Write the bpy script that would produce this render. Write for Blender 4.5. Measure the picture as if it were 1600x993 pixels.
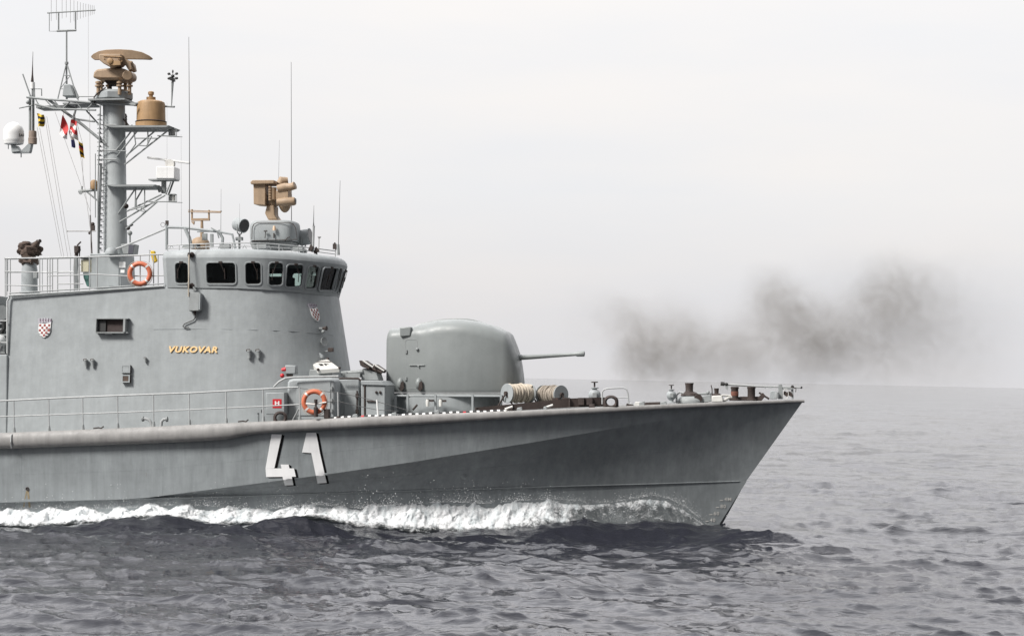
import bpy, bmesh, math, random
import numpy as np
from mathutils import Vector, Matrix
from mathutils.bvhtree import BVHTree
rad = math.radians
random.seed(7); rng = np.random.default_rng(11)
for o in list(bpy.data.objects): bpy.data.objects.remove(o)
scn = bpy.context.scene
COL = scn.collection

# ------------------------------------------------------------------ camera
# The ship is laid out in its own frame (X forward, -Y starboard, Z up) and then
# trimmed bow-up by TH over a level sea.
F = 3200.0; Y0 = 599.0; YAW = rad(8); TH = math.atan(0.0203); HCAM = 4.42
D = Vector((-math.sin(YAW), math.cos(YAW), 0)); Rr = Vector((math.cos(YAW), math.sin(YAW), 0))
C = Vector((0, 0, 4.6)) - D*60.0 - Rr*(456/F*60.0)
ROT = Matrix.Rotation(-TH, 4, 'Y')
T = Matrix.Translation((C.x, C.y, HCAM)) @ ROT @ Matrix.Translation(-C)
cam = bpy.data.cameras.new('camera'); camo = bpy.data.objects.new('camera', cam); COL.objects.link(camo)
cam.sensor_width = 36; cam.lens = F/1600*36; cam.shift_y = (Y0-496.5)/1600
cam.clip_start = 0.5; cam.clip_end = 200000
M = Matrix((Rr, Vector((0, 0, 1)), -D)).transposed().to_4x4(); M.translation = C
camo.matrix_world = T @ M
scn.camera = camo

# ------------------------------------------------------------------ world, sun, exposure
SUN_DIR = Vector((-0.47, -0.54, 0.70)).normalized()      # towards the sun
EL = math.asin(SUN_DIR.z); AZ = math.atan2(SUN_DIR.x, SUN_DIR.y)
w = bpy.data.worlds.new('World'); scn.world = w; w.use_nodes = True
nt = w.node_tree; nt.nodes.clear(); N = nt.nodes; L = nt.links
out = N.new('ShaderNodeOutputWorld'); bg = N.new('ShaderNodeBackground'); L.new(bg.outputs[0], out.inputs[0])
sky = N.new('ShaderNodeTexSky'); sky.sky_type = 'NISHITA'; sky.sun_disc = False
sky.sun_elevation = EL; sky.sun_rotation = AZ; sky.dust_density = 3
bg.inputs[1].default_value = 0.1
tc = N.new('ShaderNodeTexCoord'); sep = N.new('ShaderNodeSeparateXYZ'); L.new(tc.outputs['Generated'], sep.inputs[0])
mp = N.new('ShaderNodeMapping'); mp.inputs['Scale'].default_value = (3.2, 3.2, 16); L.new(tc.outputs['Generated'], mp.inputs[0])
nz = N.new('ShaderNodeTexNoise'); nz.inputs['Scale'].default_value = 1.3; nz.inputs['Detail'].default_value = 6; nz.inputs['Roughness'].default_value = .5
L.new(mp.outputs[0], nz.inputs['Vector'])
cr = N.new('ShaderNodeValToRGB'); L.new(sep.outputs[2], cr.inputs[0])
e = cr.color_ramp.elements; e[0].position = 0.0; e[0].color = (7.75, 7.68, 7.82, 1); e[1].position = .6; e[1].color = (23, 23, 23.4, 1)
for p, c in ((.03, (8.05, 7.98, 8.1, 1)), (.09, (9.15, 9.08, 9.08, 1)), (.20, (10.1, 9.95, 9.85, 1)), (.33, (19.5, 19.3, 19.7, 1))):
    q = cr.color_ramp.elements.new(p); q.color = c
nr = N.new('ShaderNodeValToRGB'); L.new(nz.outputs['Fac'], nr.inputs[0])
nr.color_ramp.elements[0].position = .35; nr.color_ramp.elements[0].color = (.955, .965, .985, 1)
nr.color_ramp.elements[1].position = .65; nr.color_ramp.elements[1].color = (1.02, 1.0, .985, 1)
mu = N.new('ShaderNodeMix'); mu.data_type = 'RGBA'; mu.blend_type = 'MULTIPLY'; mu.inputs[0].default_value = 1
L.new(cr.outputs[0], mu.inputs[6]); L.new(nr.outputs[0], mu.inputs[7])
# unseen sky dimmed ahead and abeam to darken the bow, raised overhead for water
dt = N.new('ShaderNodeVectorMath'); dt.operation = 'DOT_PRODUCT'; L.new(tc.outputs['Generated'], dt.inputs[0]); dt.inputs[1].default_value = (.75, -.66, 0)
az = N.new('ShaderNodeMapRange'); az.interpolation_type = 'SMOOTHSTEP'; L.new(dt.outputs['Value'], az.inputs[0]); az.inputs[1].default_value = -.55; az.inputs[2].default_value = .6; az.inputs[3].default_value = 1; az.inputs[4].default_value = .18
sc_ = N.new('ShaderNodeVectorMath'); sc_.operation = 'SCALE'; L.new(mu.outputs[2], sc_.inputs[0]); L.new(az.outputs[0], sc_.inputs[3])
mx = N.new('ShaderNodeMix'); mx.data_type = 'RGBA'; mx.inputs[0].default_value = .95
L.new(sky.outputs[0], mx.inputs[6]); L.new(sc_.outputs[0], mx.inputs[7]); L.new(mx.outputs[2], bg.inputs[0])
sl = bpy.data.lights.new('sun', 'SUN'); sl.energy = 4.6; sl.angle = rad(14); sl.color = (1, .97, .93)
so = bpy.data.objects.new('sun', sl); COL.objects.link(so); so.rotation_euler = SUN_DIR.to_track_quat('Z', 'Y').to_euler()
so.location = (0, 0, 60)
vs = scn.view_settings; vs.view_transform = 'Standard'; vs.look = 'None'; vs.exposure = 0; vs.gamma = 1; vs.use_curve_mapping = False
scn.render.engine = 'CYCLES'
scn.cycles.volume_bounces = 1; scn.cycles.max_bounces = 8; scn.cycles.transparent_max_bounces = 16

# ------------------------------------------------------------------ helpers
def P(px, py, Y):
    ray = D + Rr*((px-800)/F) + Vector((0, 0, -(py-Y0)/F))
    return C + ray*((Y-C.y)/ray.y)
def proj(p):
    v = Vector(p)-C; dep = v.dot(D)
    return 800+F*v.dot(Rr)/dep, Y0-F*v.z/dep, dep
def ip(x, pts):
    return float(np.interp(x, [p[0] for p in pts], [p[1] for p in pts]))

class MB:
    def __init__(s): s.v = []; s.f = []
    def add(s, vs, fs):
        n = len(s.v); s.v += [Vector(v) for v in vs]; s.f += [tuple(n+i for i in f) for f in fs]; return s
    def box(s, c, sx, sy, sz, m=None):
        c = Vector(c); vs = []
        for x in (-.5, .5):
            for y in (-.5, .5):
                for z in (-.5, .5):
                    v = Vector((x*sx, y*sy, z*sz)); vs.append(c+(m @ v if m else v))
        return s.add(vs, [(0, 1, 3, 2), (4, 6, 7, 5), (0, 4, 5, 1), (2, 3, 7, 6), (0, 2, 6, 4), (1, 5, 7, 3)])
    def tube(s, pts, r, n=8, closed=False):
        pts = [Vector(p) for p in pts]; k = len(pts)
        rs = r if isinstance(r, (list, tuple)) else [r]*k
        vs = []; ref = None
        for i, p in enumerate(pts):
            if closed: t = pts[(i+1) % k]-pts[i-1]
            else: t = pts[min(i+1, k-1)]-pts[max(i-1, 0)]
            t.normalize()
            if ref is None or abs(ref.dot(t)) > .95: ref = Vector((0, 1, 0)) if abs(t.y) < .9 else Vector((1, 0, 0))
            a = (ref-t*ref.dot(t)).normalized(); ref = a; b = t.cross(a)
            for j in range(n):
                q = 2*math.pi*j/n; vs.append(p+(a*math.cos(q)+b*math.sin(q))*rs[i])
        fs = []
        for i in range(k if closed else k-1):
            for j in range(n):
                i2 = (i+1) % k; fs.append((i*n+j, i*n+(j+1) % n, i2*n+(j+1) % n, i2*n+j))
        if not closed: fs += [tuple(range(n-1, -1, -1)), tuple((k-1)*n+j for j in range(n))]
        return s.add(vs, fs)
    def lathe(s, base, prof, axis=(0, 0, 1), n=28, sc=(1, 1)):
        base = Vector(base); ax = Vector(axis).normalized()
        a = ax.orthogonal().normalized() if abs(ax.z) < .99 else Vector((1, 0, 0)); b = ax.cross(a); vs = []; fs = []
        for h, r in prof:
            for j in range(n):
                q = 2*math.pi*j/n; vs.append(base+ax*h+(a*math.cos(q)*sc[0]+b*math.sin(q)*sc[1])*r)
        for i in range(len(prof)-1):
            for j in range(n): fs.append((i*n+j, i*n+(j+1) % n, (i+1)*n+(j+1) % n, (i+1)*n+j))
        fs += [tuple(range(n-1, -1, -1)), tuple((len(prof)-1)*n+j for j in range(n))]
        return s.add(vs, fs)
    def slab(s, pix, ya, yb):
        ym = (ya+yb)/2; ps = [P(x, y, ym) for x, y in pix]; n = len(ps)
        vs = [Vector((p.x, ya, p.z)) for p in ps]+[Vector((p.x, yb, p.z)) for p in ps]
        fs = [tuple(range(n)), tuple(range(2*n-1, n-1, -1))]+[(i, (i+1) % n, n+(i+1) % n, n+i) for i in range(n)]
        return s.add(vs, fs)
    def ball(s, c, r, sc=(1, 1, 1), n=16, m=8):
        c = Vector(c); vs = []; fs = []
        for i in range(m+1):
            th = math.pi*(i/m)
            for j in range(n):
                q = 2*math.pi*j/n
                vs.append(c+Vector((math.sin(th)*math.cos(q)*r*sc[0], math.sin(th)*math.sin(q)*r*sc[1], math.cos(th)*r*sc[2])))
        for i in range(m):
            for j in range(n): fs.append((i*n+j, (i+1)*n+j, (i+1)*n+(j+1) % n, i*n+(j+1) % n))
        return s.add(vs, fs)
    def loops(s, rings, closed=True, caps=True):
        n = len(rings[0]); vs = [v for r in rings for v in r]; fs = []
        for i in range(len(rings)-1):
            for j in range(n if closed else n-1):
                fs.append((i*n+j, i*n+(j+1) % n, (i+1)*n+(j+1) % n, (i+1)*n+j))
        if caps: fs += [tuple(range(n-1, -1, -1)), tuple((len(rings)-1)*n+j for j in range(n))]
        return s.add(vs, fs)

BASE = {}; TOP = []
def obj(name, mb, mat, parent=None, bevel=0, ang=35, fix=True, mirror=False):
    bm = bmesh.new(); off = BASE[parent.name] if parent else None
    if parent is None:
        xs = [v.x for v in mb.v]; ys = [v.y for v in mb.v]; zs = [v.z for v in mb.v]
        off = Vector(((min(xs)+max(xs))/2, (min(ys)+max(ys))/2, min(zs)))
    vv = [bm.verts.new(v-off) for v in mb.v]
    for f in mb.f:
        try: bm.faces.new([vv[i] for i in f])
        except ValueError: pass
    bmesh.ops.remove_doubles(bm, verts=bm.verts, dist=1e-5)
    if fix: bmesh.ops.recalc_face_normals(bm, faces=bm.faces)
    me = bpy.data.meshes.new(name); bm.to_mesh(me); bm.free()
    me.materials.append(mat)
    for p in me.polygons: p.use_smooth = True
    me.set_sharp_from_angle(angle=rad(ang))
    o = bpy.data.objects.new(name, me); COL.objects.link(o)
    if parent: o.parent = parent; BASE[o.name] = off.copy()
    else: o.location = off; BASE[o.name] = off.copy(); TOP.append(o)
    if bevel:
        b = o.modifiers.new('bevel', 'BEVEL'); b.width = bevel; b.segments = 2; b.limit_method = 'ANGLE'; b.angle_limit = rad(40)
    return o
def tag(o, label=None, cat=None, group=None, kind=None):
    if label: o['label'] = label
    if cat: o['category'] = cat
    if group: o['group'] = group
    if kind: o['kind'] = kind
    return o
def thing(name, loc, label, cat, group=None):
    o = bpy.data.objects.new(name, None); o.empty_display_size = .2; COL.objects.link(o); o.location = loc
    BASE[o.name] = Vector(loc); TOP.append(o); return tag(o, label, cat, group)
def copy_tree(o, loc, label=None, rz=0):
    c = o.copy(); COL.objects.link(c); c.location = loc; c.rotation_euler.z += rz; TOP.append(c); BASE[c.name] = Vector(loc)
    if label: c['label'] = label
    for ch in o.children:
        d = ch.copy(); COL.objects.link(d); d.parent = c
        for g in ch.children:
            h = g.copy(); COL.objects.link(h); h.parent = d
    return c

# ------------------------------------------------------------------ materials
def mat(name, col, rough=.5, metal=0, var=0, scale=3.0, streak=0, rust=0, bump=0, bscale=20., spec=.5, coat=0, rustcol=(.16, .07, .03)):
    m = bpy.data.materials.new(name); m.use_nodes = True; t = m.node_tree; n = t.nodes; b = n['Principled BSDF']
    b.inputs['Base Color'].default_value = (*col, 1); b.inputs['Roughness'].default_value = rough; b.inputs['Metallic'].default_value = metal
    b.inputs['Specular IOR Level'].default_value = spec; b.inputs['Coat Weight'].default_value = coat
    tc = n.new('ShaderNodeTexCoord'); cur = None
    def noise(sc, det, mapping=(1, 1, 1), ro=.6):
        mp = n.new('ShaderNodeMapping'); mp.inputs['Scale'].default_value = mapping; t.links.new(tc.outputs['Object'], mp.inputs[0])
        z = n.new('ShaderNodeTexNoise'); z.inputs['Scale'].default_value = sc; z.inputs['Detail'].default_value = det; z.inputs['Roughness'].default_value = ro
        t.links.new(mp.outputs[0], z.inputs['Vector']); return z.outputs['Fac']
    def ramp(f, a, b_, va, vb):
        r = n.new('ShaderNodeMapRange'); r.inputs[1].default_value = a; r.inputs[2].default_value = b_; r.inputs[3].default_value = va; r.inputs[4].default_value = vb
        t.links.new(f, r.inputs[0]); return r.outputs[0]
    def mul(c, f):
        x = n.new('ShaderNodeVectorMath'); x.operation = 'SCALE'
        if c is None: x.inputs[0].default_value = col
        else: t.links.new(c, x.inputs[0])
        t.links.new(f, x.inputs[3]); return x.outputs[0]
    if var: cur = mul(cur, ramp(noise(scale*.35, 6), .3, .7, 1-var, 1+var)); cur = mul(cur, ramp(noise(scale*2.1, 5), .3, .7, 1-var*.4, 1+var*.4))
    if streak: cur = mul(cur, ramp(noise(4.5, 5, (1, 1, .12)), .35, .7, 1+streak*.5, 1-streak)); cur = mul(cur, ramp(noise(14, 3, (1, 1, .06)), .4, .7, 1, 1-streak*.6))
    if rust:
        mx = n.new('ShaderNodeMix'); mx.data_type = 'RGBA'
        if cur: t.links.new(cur, mx.inputs[6])
        else: mx.inputs[6].default_value = (*col, 1)
        mx.inputs[7].default_value = (*rustcol, 1)
        t.links.new(ramp(noise(3.2, 8, (1, 1, .3), .7), .72-rust*.25, .82-rust*.1, 0, .75), mx.inputs[0]); cur = mx.outputs[2]
    if cur: t.links.new(cur, b.inputs['Base Color'])
    if var: t.links.new(ramp(noise(scale*1.3, 4), .3, .7, max(rough-.1, .05), min(rough+.12, 1)), b.inputs['Roughness'])
    if bump:
        bp = n.new('ShaderNodeBump'); bp.inputs['Strength'].default_value = 1; bp.inputs['Distance'].default_value = bump
        t.links.new(noise(bscale, 4), bp.inputs['Height']); t.links.new(bp.outputs[0], b.inputs['Normal'])
    return m
GREY = mat('grey_paint', (.33, .352, .358), .55, var=.10, streak=.07, rust=.10, bump=.014, bscale=1.5, spec=.35, rustcol=(.26, .24, .21))
HULL = mat('hull_paint', (.262, .284, .292), .5, var=.14, scale=1.6, streak=.13, rust=.2, bump=.02, bscale=.9, spec=.4, rustcol=(.19, .165, .14))
STRAKE = mat('strake_paint', (.30, .292, .284), .6, var=.14, streak=.15, rust=.25, bump=.004, bscale=9, rustcol=(.16, .14, .12))
MASTM = mat('mast_paint', (.43, .455, .46), .55, var=.08, streak=.08, rust=.12, bump=.004, bscale=3, rustcol=(.26, .24, .21))
GREY2 = mat('fitting_paint', (.27, .285, .285), .55, var=.13, scale=9, rust=.25, bump=.002, bscale=30, rustcol=(.14, .11, .09))
TURR = mat('turret_paint', (.235, .252, .25), .42, var=.05, streak=.03, bump=.003, bscale=1.4)
RAILM = mat('rail_paint', (.40, .41, .41), .5, var=.12, scale=8, rust=.2, rustcol=(.2, .15, .11))
DECK = mat('deck_paint', (.13, .14, .14), .8, var=.2, rust=.2)
DARK = mat('dark_rusty_iron', (.045, .032, .028), .7, var=.3, scale=9, rust=.35, bump=.004, bscale=25, rustcol=(.12, .05, .03))
BROWN = mat('brown_canvas', (.085, .06, .048), .9, var=.35, scale=8, bump=.03, bscale=7)
BLACK = mat('black_rubber', (.02, .02, .02), .5)
TAN = mat('tan_paint', (.36, .255, .165), .6, var=.12, scale=6, streak=.12, rust=.22, bump=.003, bscale=18, rustcol=(.20, .12, .07))
TAN2 = mat('dark_tan_paint', (.40, .25, .125), .6, var=.12, scale=6, streak=.15, rust=.2, rustcol=(.5, .38, .25))
WHITE = mat('white_paint', (.78, .78, .77), .4, var=.05, rust=.03)
NUMW = mat('number_paint', (.90, .90, .90), .5, var=.03, streak=.05, rust=.12, rustcol=(.5, .48, .44))
DIRTYW = mat('worn_white_paint', (.62, .61, .58), .5, var=.1, scale=8, rust=.25, rustcol=(.22, .16, .12))
ORANGE = mat('lifebuoy_orange', (.56, .15, .075), .5, var=.12, scale=8, rust=.2, rustcol=(.75, .36, .26))
TAPE = mat('reflective_tape', (.7, .66, .62), .4)
RED = mat('red_paint', (.55, .02, .03), .45, var=.08)
CRRED = mat('crest_red', (.30, .06, .05), .5)
GOLD = mat('gold_letters', (.86, .60, .30), .4, var=.06)
ROPE2 = mat('darker_rope_fibre', (.30, .26, .215), .9, var=.25, scale=14, bump=.01, bscale=30)
ROPE = mat('rope_fibre', (.50, .44, .36), .9, var=.2, scale=14, bump=.01, bscale=30)
WIRE = mat('dark_wire', (.10, .10, .10), .6)
LWIRE = mat('pale_wire', (.36, .35, .34), .6)
YEL = mat('yellow_cloth', (.62, .42, .03), .8, var=.08)
FBLACK = mat('black_cloth', (.02, .02, .022), .8)
FRED = mat('red_cloth', (.50, .05, .05), .8, var=.08)
FWHITE = mat('white_cloth', (.72, .68, .66), .8)
FBLUE = mat('blue_cloth', (.05, .06, .22), .8)
BEIGE = mat('beige_box_paint', (.55, .52, .38), .5, var=.06)
GREEN = mat('green_canvas', (.06, .15, .13), .8)
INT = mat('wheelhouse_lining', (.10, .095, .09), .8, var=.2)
def glassmat():
    m = bpy.data.materials.new('window_glass'); m.use_nodes = True; t = m.node_tree; n = t.nodes; n.clear()
    o = n.new('ShaderNodeOutputMaterial'); mx = n.new('ShaderNodeMixShader'); tr = n.new('ShaderNodeBsdfTransparent'); gl = n.new('ShaderNodeBsdfGlossy')
    tr.inputs[0].default_value = (.80, .86, .84, 1); gl.inputs['Roughness'].default_value = .03; fr = n.new('ShaderNodeFresnel'); fr.inputs[0].default_value = 1.4
    t.links.new(fr.outputs[0], mx.inputs[0]); t.links.new(tr.outputs[0], mx.inputs[1]); t.links.new(gl.outputs[0], mx.inputs[2]); t.links.new(mx.outputs[0], o.inputs[0])
    return m
GLASS = glassmat()

# ------------------------------------------------------------------ numpy noise
def vnoise(x, y, seed):
    r = np.random.default_rng(seed); g = r.random((256, 256)).astype(np.float32)
    xi = np.floor(x).astype(int); yi = np.floor(y).astype(int); fx = x-xi; fy = y-yi
    fx = fx*fx*(3-2*fx); fy = fy*fy*(3-2*fy)
    a = g[xi % 256, yi % 256]; b = g[(xi+1) % 256, yi % 256]; c = g[xi % 256, (yi+1) % 256]; d = g[(xi+1) % 256, (yi+1) % 256]
    return (a*(1-fx)+b*fx)*(1-fy)+(c*(1-fx)+d*fx)*fy
def fbm(x, y, seed=1, octv=5, gain=.5):
    s = 0; a = 1; t = 0
    for k in range(octv):
        s = s+a*(vnoise(x*2**k+17.3*k, y*2**k+5.1*k, seed+k)-.5); t += a; a *= gain
    return s/t*2

# ------------------------------------------------------------------ hull lines
GUN = [(-1300, 722), (0, 677), (200, 669), (400, 659.5), (580, 651.5), (800, 642.5), (900, 638.5), (1000, 634), (1100, 630), (1180, 627), (1256, 625)]
KNU = [(-1300, 834), (0, 792), (230, 777), (500, 742), (640, 722), (830, 691), (1000, 662), (1100, 647), (1200, 636), (1252, 631)]
SPR = [(-1300, 835), (0, 784), (200, 779), (380, 774), (700, 764), (1000, 756), (1166, 751)]
STEM = [(600, 1273), (625, 1256), (680, 1214), (751, 1166), (830, 1115), (900, 1072), (1000, 1020)]
def hb(X, B, xs, Ln, p):
    t = min(max((xs-X)/Ln, 0), 1); return B*(1-(1-t)**p)
def bow_x(py): return P(ip(py, STEM), py, 0).x
XG, XK, XS, XW, XB = bow_x(625), bow_x(631), bow_x(751), bow_x(860), bow_x(930)
bG = lambda X: hb(X, 4.1, XG, 20, 2.5)+.02
bK = lambda X: hb(X, 3.95, XK, 20, 2.15)+.02
bS = lambda X: hb(X, 3.85, XS, 17, 1.25)+.02
bW = lambda X: hb(X, 3.55, XW, 17, 1.2)+.01
XEND = -45.
def zline(X, b, line):
    p = Vector((X, -b, 4)); px, _, dep = proj(p); return C.z-(ip(px, line)-Y0)*dep/F
def zg(X): return zline(X, bG(X), GUN)
US = [(i/110)**1.5 for i in range(111)]
def hull_rings():
    rows = []
    for u in US:
        def X(xs): return xs*(1-u)+XEND*u
        xg, xk, xs, xw, xb = X(XG), X(XK), X(XS), X(XW), X(XB)
        pG = Vector((xg, -bG(xg), zg(xg))); zk = zline(xk, bK(xk), KNU); zs = zline(xs, bS(xs), SPR)
        pK = Vector((xk, -bK(xk), max(zk, zs+.03))); pS = Vector((xs, -bS(xs), zs))
        pW = Vector((xw, -bW(xw), -.35)); pB = Vector((xb, -.9*min(1, u*3)-.01, -2.0))
        r = [pG]
        for i in range(1, 6): t = i/5; r.append(pG.lerp(pK, t)+Vector((0, .05*math.sin(math.pi*t)*min(1, u*8), 0)))
        for i in range(1, 9): t = i/8; r.append(pK.lerp(pS, t)+Vector((0, .10*math.sin(math.pi*t)*min(1, u*8), 0)))
        o6 = Vector((0, .06*min(1, u*8), -.03)); r.append(pS+o6)
        for i in range(1, 5): t = i/4; r.append((pS+o6).lerp(pW, t))
        for i in range(1, 4): t = i/3; r.append(pW.lerp(pB, t))
        rows.append(r)
    return rows
rows = hull_rings()
full = [r+[Vector((v.x, -v.y, v.z)) for v in reversed(r)] for r in rows]
hm = MB().loops(full, closed=False, caps=False)
n_ = len(full[0]); hm.f.append(tuple((len(full)-1)*n_+j for j in range(n_))); hm.f.append(tuple(range(n_)))
bvh_hull = BVHTree.FromPolygons(hm.v, hm.f)
ship = thing('warship', P(600, 840, 0), 'grey naval patrol ship steaming right, white number 41 on its bow', 'warship')
hull = obj('hull', hm, HULL, ship, ang=9)
# deck sheet just below the gunwale
dk = MB(); dr = []
for u in US[1:]:
    X = XG*(1-u)+XEND*u; b = bG(X)-.01; z = zg(X)
    dr.append([Vector((X, b*s, z-.03+.05*(1-s*s))) for s in (-1, -.6, -.2, .2, .6, 1)])
dk.loops(dr, closed=False, caps=False); obj('deck', dk, DECK, ship)
# rubbing strake round the gunwale
TK = [(-1300, 26), (0, 25), (345, 26.5), (405, 18.5), (600, 16.5), (900, 9.5), (1100, 7), (1256, 4.5)]
for sgn in (-1, 1):
    sk = MB(); rr = []
    for u in US:
        X = XG*(1-u)+XEND*u; b = bG(X); z = zg(X); px, _, dep = proj((X, -b, z)); t = ip(px, TK)*dep/F; o_ = t*.42
        ring = []
        for k in range(13):
            q = math.pi*(k/12-.5); ring.append(Vector((X+(.02 if u == 0 else 0), sgn*(b-.02+o_*max(math.cos(q), 0)**.75), z+.02-t/2+t/2*math.sin(-q))))
        ring.append(Vector((X, sgn*(b-.12 if b > .2 else b*.3), z-t*.8))); ring.append(Vector((X, sgn*(b-.12 if b > .2 else b*.3), z+.015)))
        rr.append(ring)
    sk.loops(rr); tk = obj('rubbing_strake', sk, STRAKE, hull)
# spray rail, a thin bead along the chine
for sgn in (-1, 1):
    sr = MB(); sr.tube([Vector((r[13].x, sgn*(abs(r[13].y)+.005), r[13].z)) for r in rows[3:]], .018, 6); obj('spray_rail', sr, HULL, hull)
# plate welds
for j in (3, 9):
    obj('plate_weld', MB().tube([Vector((r[j].x, r[j].y+.002, r[j].z)) for r in rows[14:100]], .006, 5), HULL, hull)
for i in range(24, 100, 9): obj('plate_weld', MB().tube([Vector((v.x, v.y+.002, v.z)) for v in rows[i][1:16]], .006, 5), HULL, hull)
# drips line pipe on strake joint
mb = MB(); mb.tube([P(22, 676, -4.14), P(17.5, 680, -4.30), P(17, 690, -4.33), P(18, 700, -4.22)], .022, 6); obj('strake_joint', mb, RAILM, hull)

def hit(px, py, bvh):
    ray = (D+Rr*((px-800)/F)+Vector((0, 0, -(py-Y0)/F))).normalized()
    l, n, i, d = bvh.ray_cast(C, ray, 200)
    if l is None: return None
    if n.dot(ray) > 0: n = -n
    return l, n
def decal(name, polys, bvh, off, m, parent, thick=0, cuts=5):
    mb = MB()
    for poly in polys:
        bm = bmesh.new(); f = bm.faces.new([bm.verts.new((x, y, 0)) for x, y in poly])
        bmesh.ops.triangulate(bm, faces=[f])
        if cuts: bmesh.ops.subdivide_edges(bm, edges=bm.edges[:], cuts=cuts, use_grid_fill=True)
        bmesh.ops.triangulate(bm, faces=bm.faces[:])
        bm.verts.index_update(); vs = []; ok = True
        for v in bm.verts:
            h = hit(v.co.x, v.co.y, bvh)
            if h is None: ok = False; break
            vs.append(h[0]+h[1]*(off+thick))
        if ok: mb.add(vs, [[v.index for v in f.verts] for f in bm.faces])
        if ok and thick:
            k = len(poly); a = []; 
            for x, y in poly: h = hit(x, y, bvh); a.append(h[0]+h[1]*(off+thick)); 
            for x, y in poly: h = hit(x, y, bvh); a.append(h[0]+h[1]*(off-.01))
            mb.add(a, [(i, (i+1) % k, k+(i+1) % k, k+i) for i in range(k)])
        bm.free()
    return obj(name, mb, m, parent) if mb.v else None
def text(name, s, x0, y0, x1, hgt, bvh, off, m, parent, bold=.0, shear=0, thick=0, slope=0):
    cu = bpy.data.curves.new('t', 'FONT'); cu.body = s; cu.size = 1; cu.offset = bold; cu.shear = shear; cu.resolution_u = 3; cu.extrude = .01 if thick else 0
    cu.space_character = 1.16
    to = bpy.data.objects.new('t', cu); COL.objects.link(to); bpy.context.view_layer.update()
    me = bpy.data.meshes.new_from_object(to.evaluated_get(bpy.context.evaluated_depsgraph_get()))
    vs = [v.co.copy() for v in me.vertices]; fs = [tuple(p.vertices) for p in me.polygons]
    bpy.data.objects.remove(to); bpy.data.curves.remove(cu); bpy.data.meshes.remove(me)
    ax = min(v.x for v in vs); bx = max(v.x for v in vs); ay = min(v.y for v in vs); by = max(v.y for v in vs)
    mb = MB(); o = []
    for v in vs:
        px = x0+(v.x-ax)/(bx-ax)*(x1-x0); py = y0-(v.y-ay)/(by-ay)*hgt+slope*(px-x0)
        h = hit(px, py, bvh); o.append(h[0]+h[1]*(off+(thick if v.z > 0 else 0)))
    mb.add(o, fs); return obj(name, mb, m, parent)
# painted number 41: white digits with black drop shade
four = [[(425, 677), (440, 677), (428.5, 730.5), (447, 731), (450, 725), (451, 725)],]
f_a = [(424.5, 677.5), (440.5, 678), (428.8, 730.8), (415, 731)]
f_b = [(415, 731), (459.5, 731), (462.5, 744), (416, 744.5)]
f_c = [(438.5, 725), (451, 725), (452.5, 731), (440, 731)]
f_d = [(441.5, 744.3), (456, 744.2), (458.5, 756.5), (445, 757)]
o_a = [(479, 675.5), (494, 675.2), (497, 690), (500, 707), (486.5, 707), (472, 706)]
o_b = [(486.5, 707), (500, 707), (510.5, 753), (496, 754)]
def sh(poly, dx, dy): return [(x+dx, y+dy) for x, y in poly]
pn = obj  # alias keeps helpers short
for dx, dy, off in ((3.9, 1.6, .010), (2.0, .8, .0095)):
    decal('number_shade', [sh(q, dx, dy) for q in (f_a, f_b, f_c, f_d, o_a, o_b)], bvh_hull, off, mat('number_shade_paint', (.008, .008, .009), .9, spec=.05), hull, cuts=7)
decal('number_four', [f_a, f_b, f_c, f_d], bvh_hull, .018, NUMW, hull, cuts=7)
decal('number_one', [o_a, o_b], bvh_hull, .018, NUMW, hull, cuts=7)
for s, x, y in (('4M', 1131.5, 782), ('80', 1125.5, 793), ('60', 1115, 804), ('40', 1109, 814.5), ('20', 1104, 825)):
    text('draft_mark', s, x, y, x+(11 if 'M' in s else 8.5), 5.6, bvh_hull, .012, DIRTYW, hull, bold=.015)
    decal('draft_mark', [[(x-7, y-1.6), (x-2, y-1.6), (x-2, y-.4), (x-7, y-.4)]], bvh_hull, .012, DIRTYW, hull, cuts=1)
# discharge outlets on the hull
mb = MB(); h = hit(43, 763, bvh_hull); mb.lathe(h[0]-h[1]*.02, [(0, .05), (.05, .05), (.05, .03), (.01, .03)], h[1], 14); obj('discharge_outlet', mb, DARK, hull)
decal('rust_streak', [[(42, 766), (45, 766), (48, 792), (45, 792)], [(41, 766), (42.5, 766), (38, 792), (36, 792)]], bvh_hull, .006, mat('rust_stain', (.26, .21, .13), .8, var=.2), hull, cuts=3)
h = hit(725, 744, bvh_hull); mb = MB().lathe(h[0]-h[1]*.02, [(0, .11), (.025, .11), (.04, .06), (.05, .02)], h[1], 16); obj('discharge_outlet', mb, HULL, hull)

# ------------------------------------------------------------------ deckhouse
DH = [(12, 463, -2.62, 10, -3.1), (130, 456, -2.66, 130, -3.12), (255, 448, -2.70, 255, -3.13), (335, 448.3, -2.71, 335, -3.12), (372, 449, -2.69, 378, -3.06), (408, 450.5, -2.56, 425, -2.92),
      (440, 452.3, -2.26, 464, -2.6), (468, 454.5, -1.86, 500, -2.15), (493, 456.8, -1.32, 528, -1.52), (513, 459, -.7, 547, -.8), (524, 460, 0, 556, 0)]
def ring_from(pts):
    st = [P(*p) for p in pts]; last = st[-1]; last.y = 0
    return st+[Vector((v.x, -v.y, v.z)) for v in reversed(st[:-1])]
top = ring_from([(a, b, c) for a, b, c, _, _ in DH]); bot = ring_from([(d, 690, e_) for _, _, _, d, e_ in DH])
rings = [bot, [b.lerp(t, .33) for b, t in zip(bot, top)], [b.lerp(t, .66) for b, t in zip(bot, top)], top]
dm = MB().loops(rings); bvh_dh = BVHTree.FromPolygons(dm.v, dm.f)
dh = obj('deckhouse', dm, GREY, ship, ang=24, bevel=.03)
DL = [(-900, 577, -3.0, -900, -3.12), (11, 553.5, -2.9, 11, -3.125)]
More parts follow.
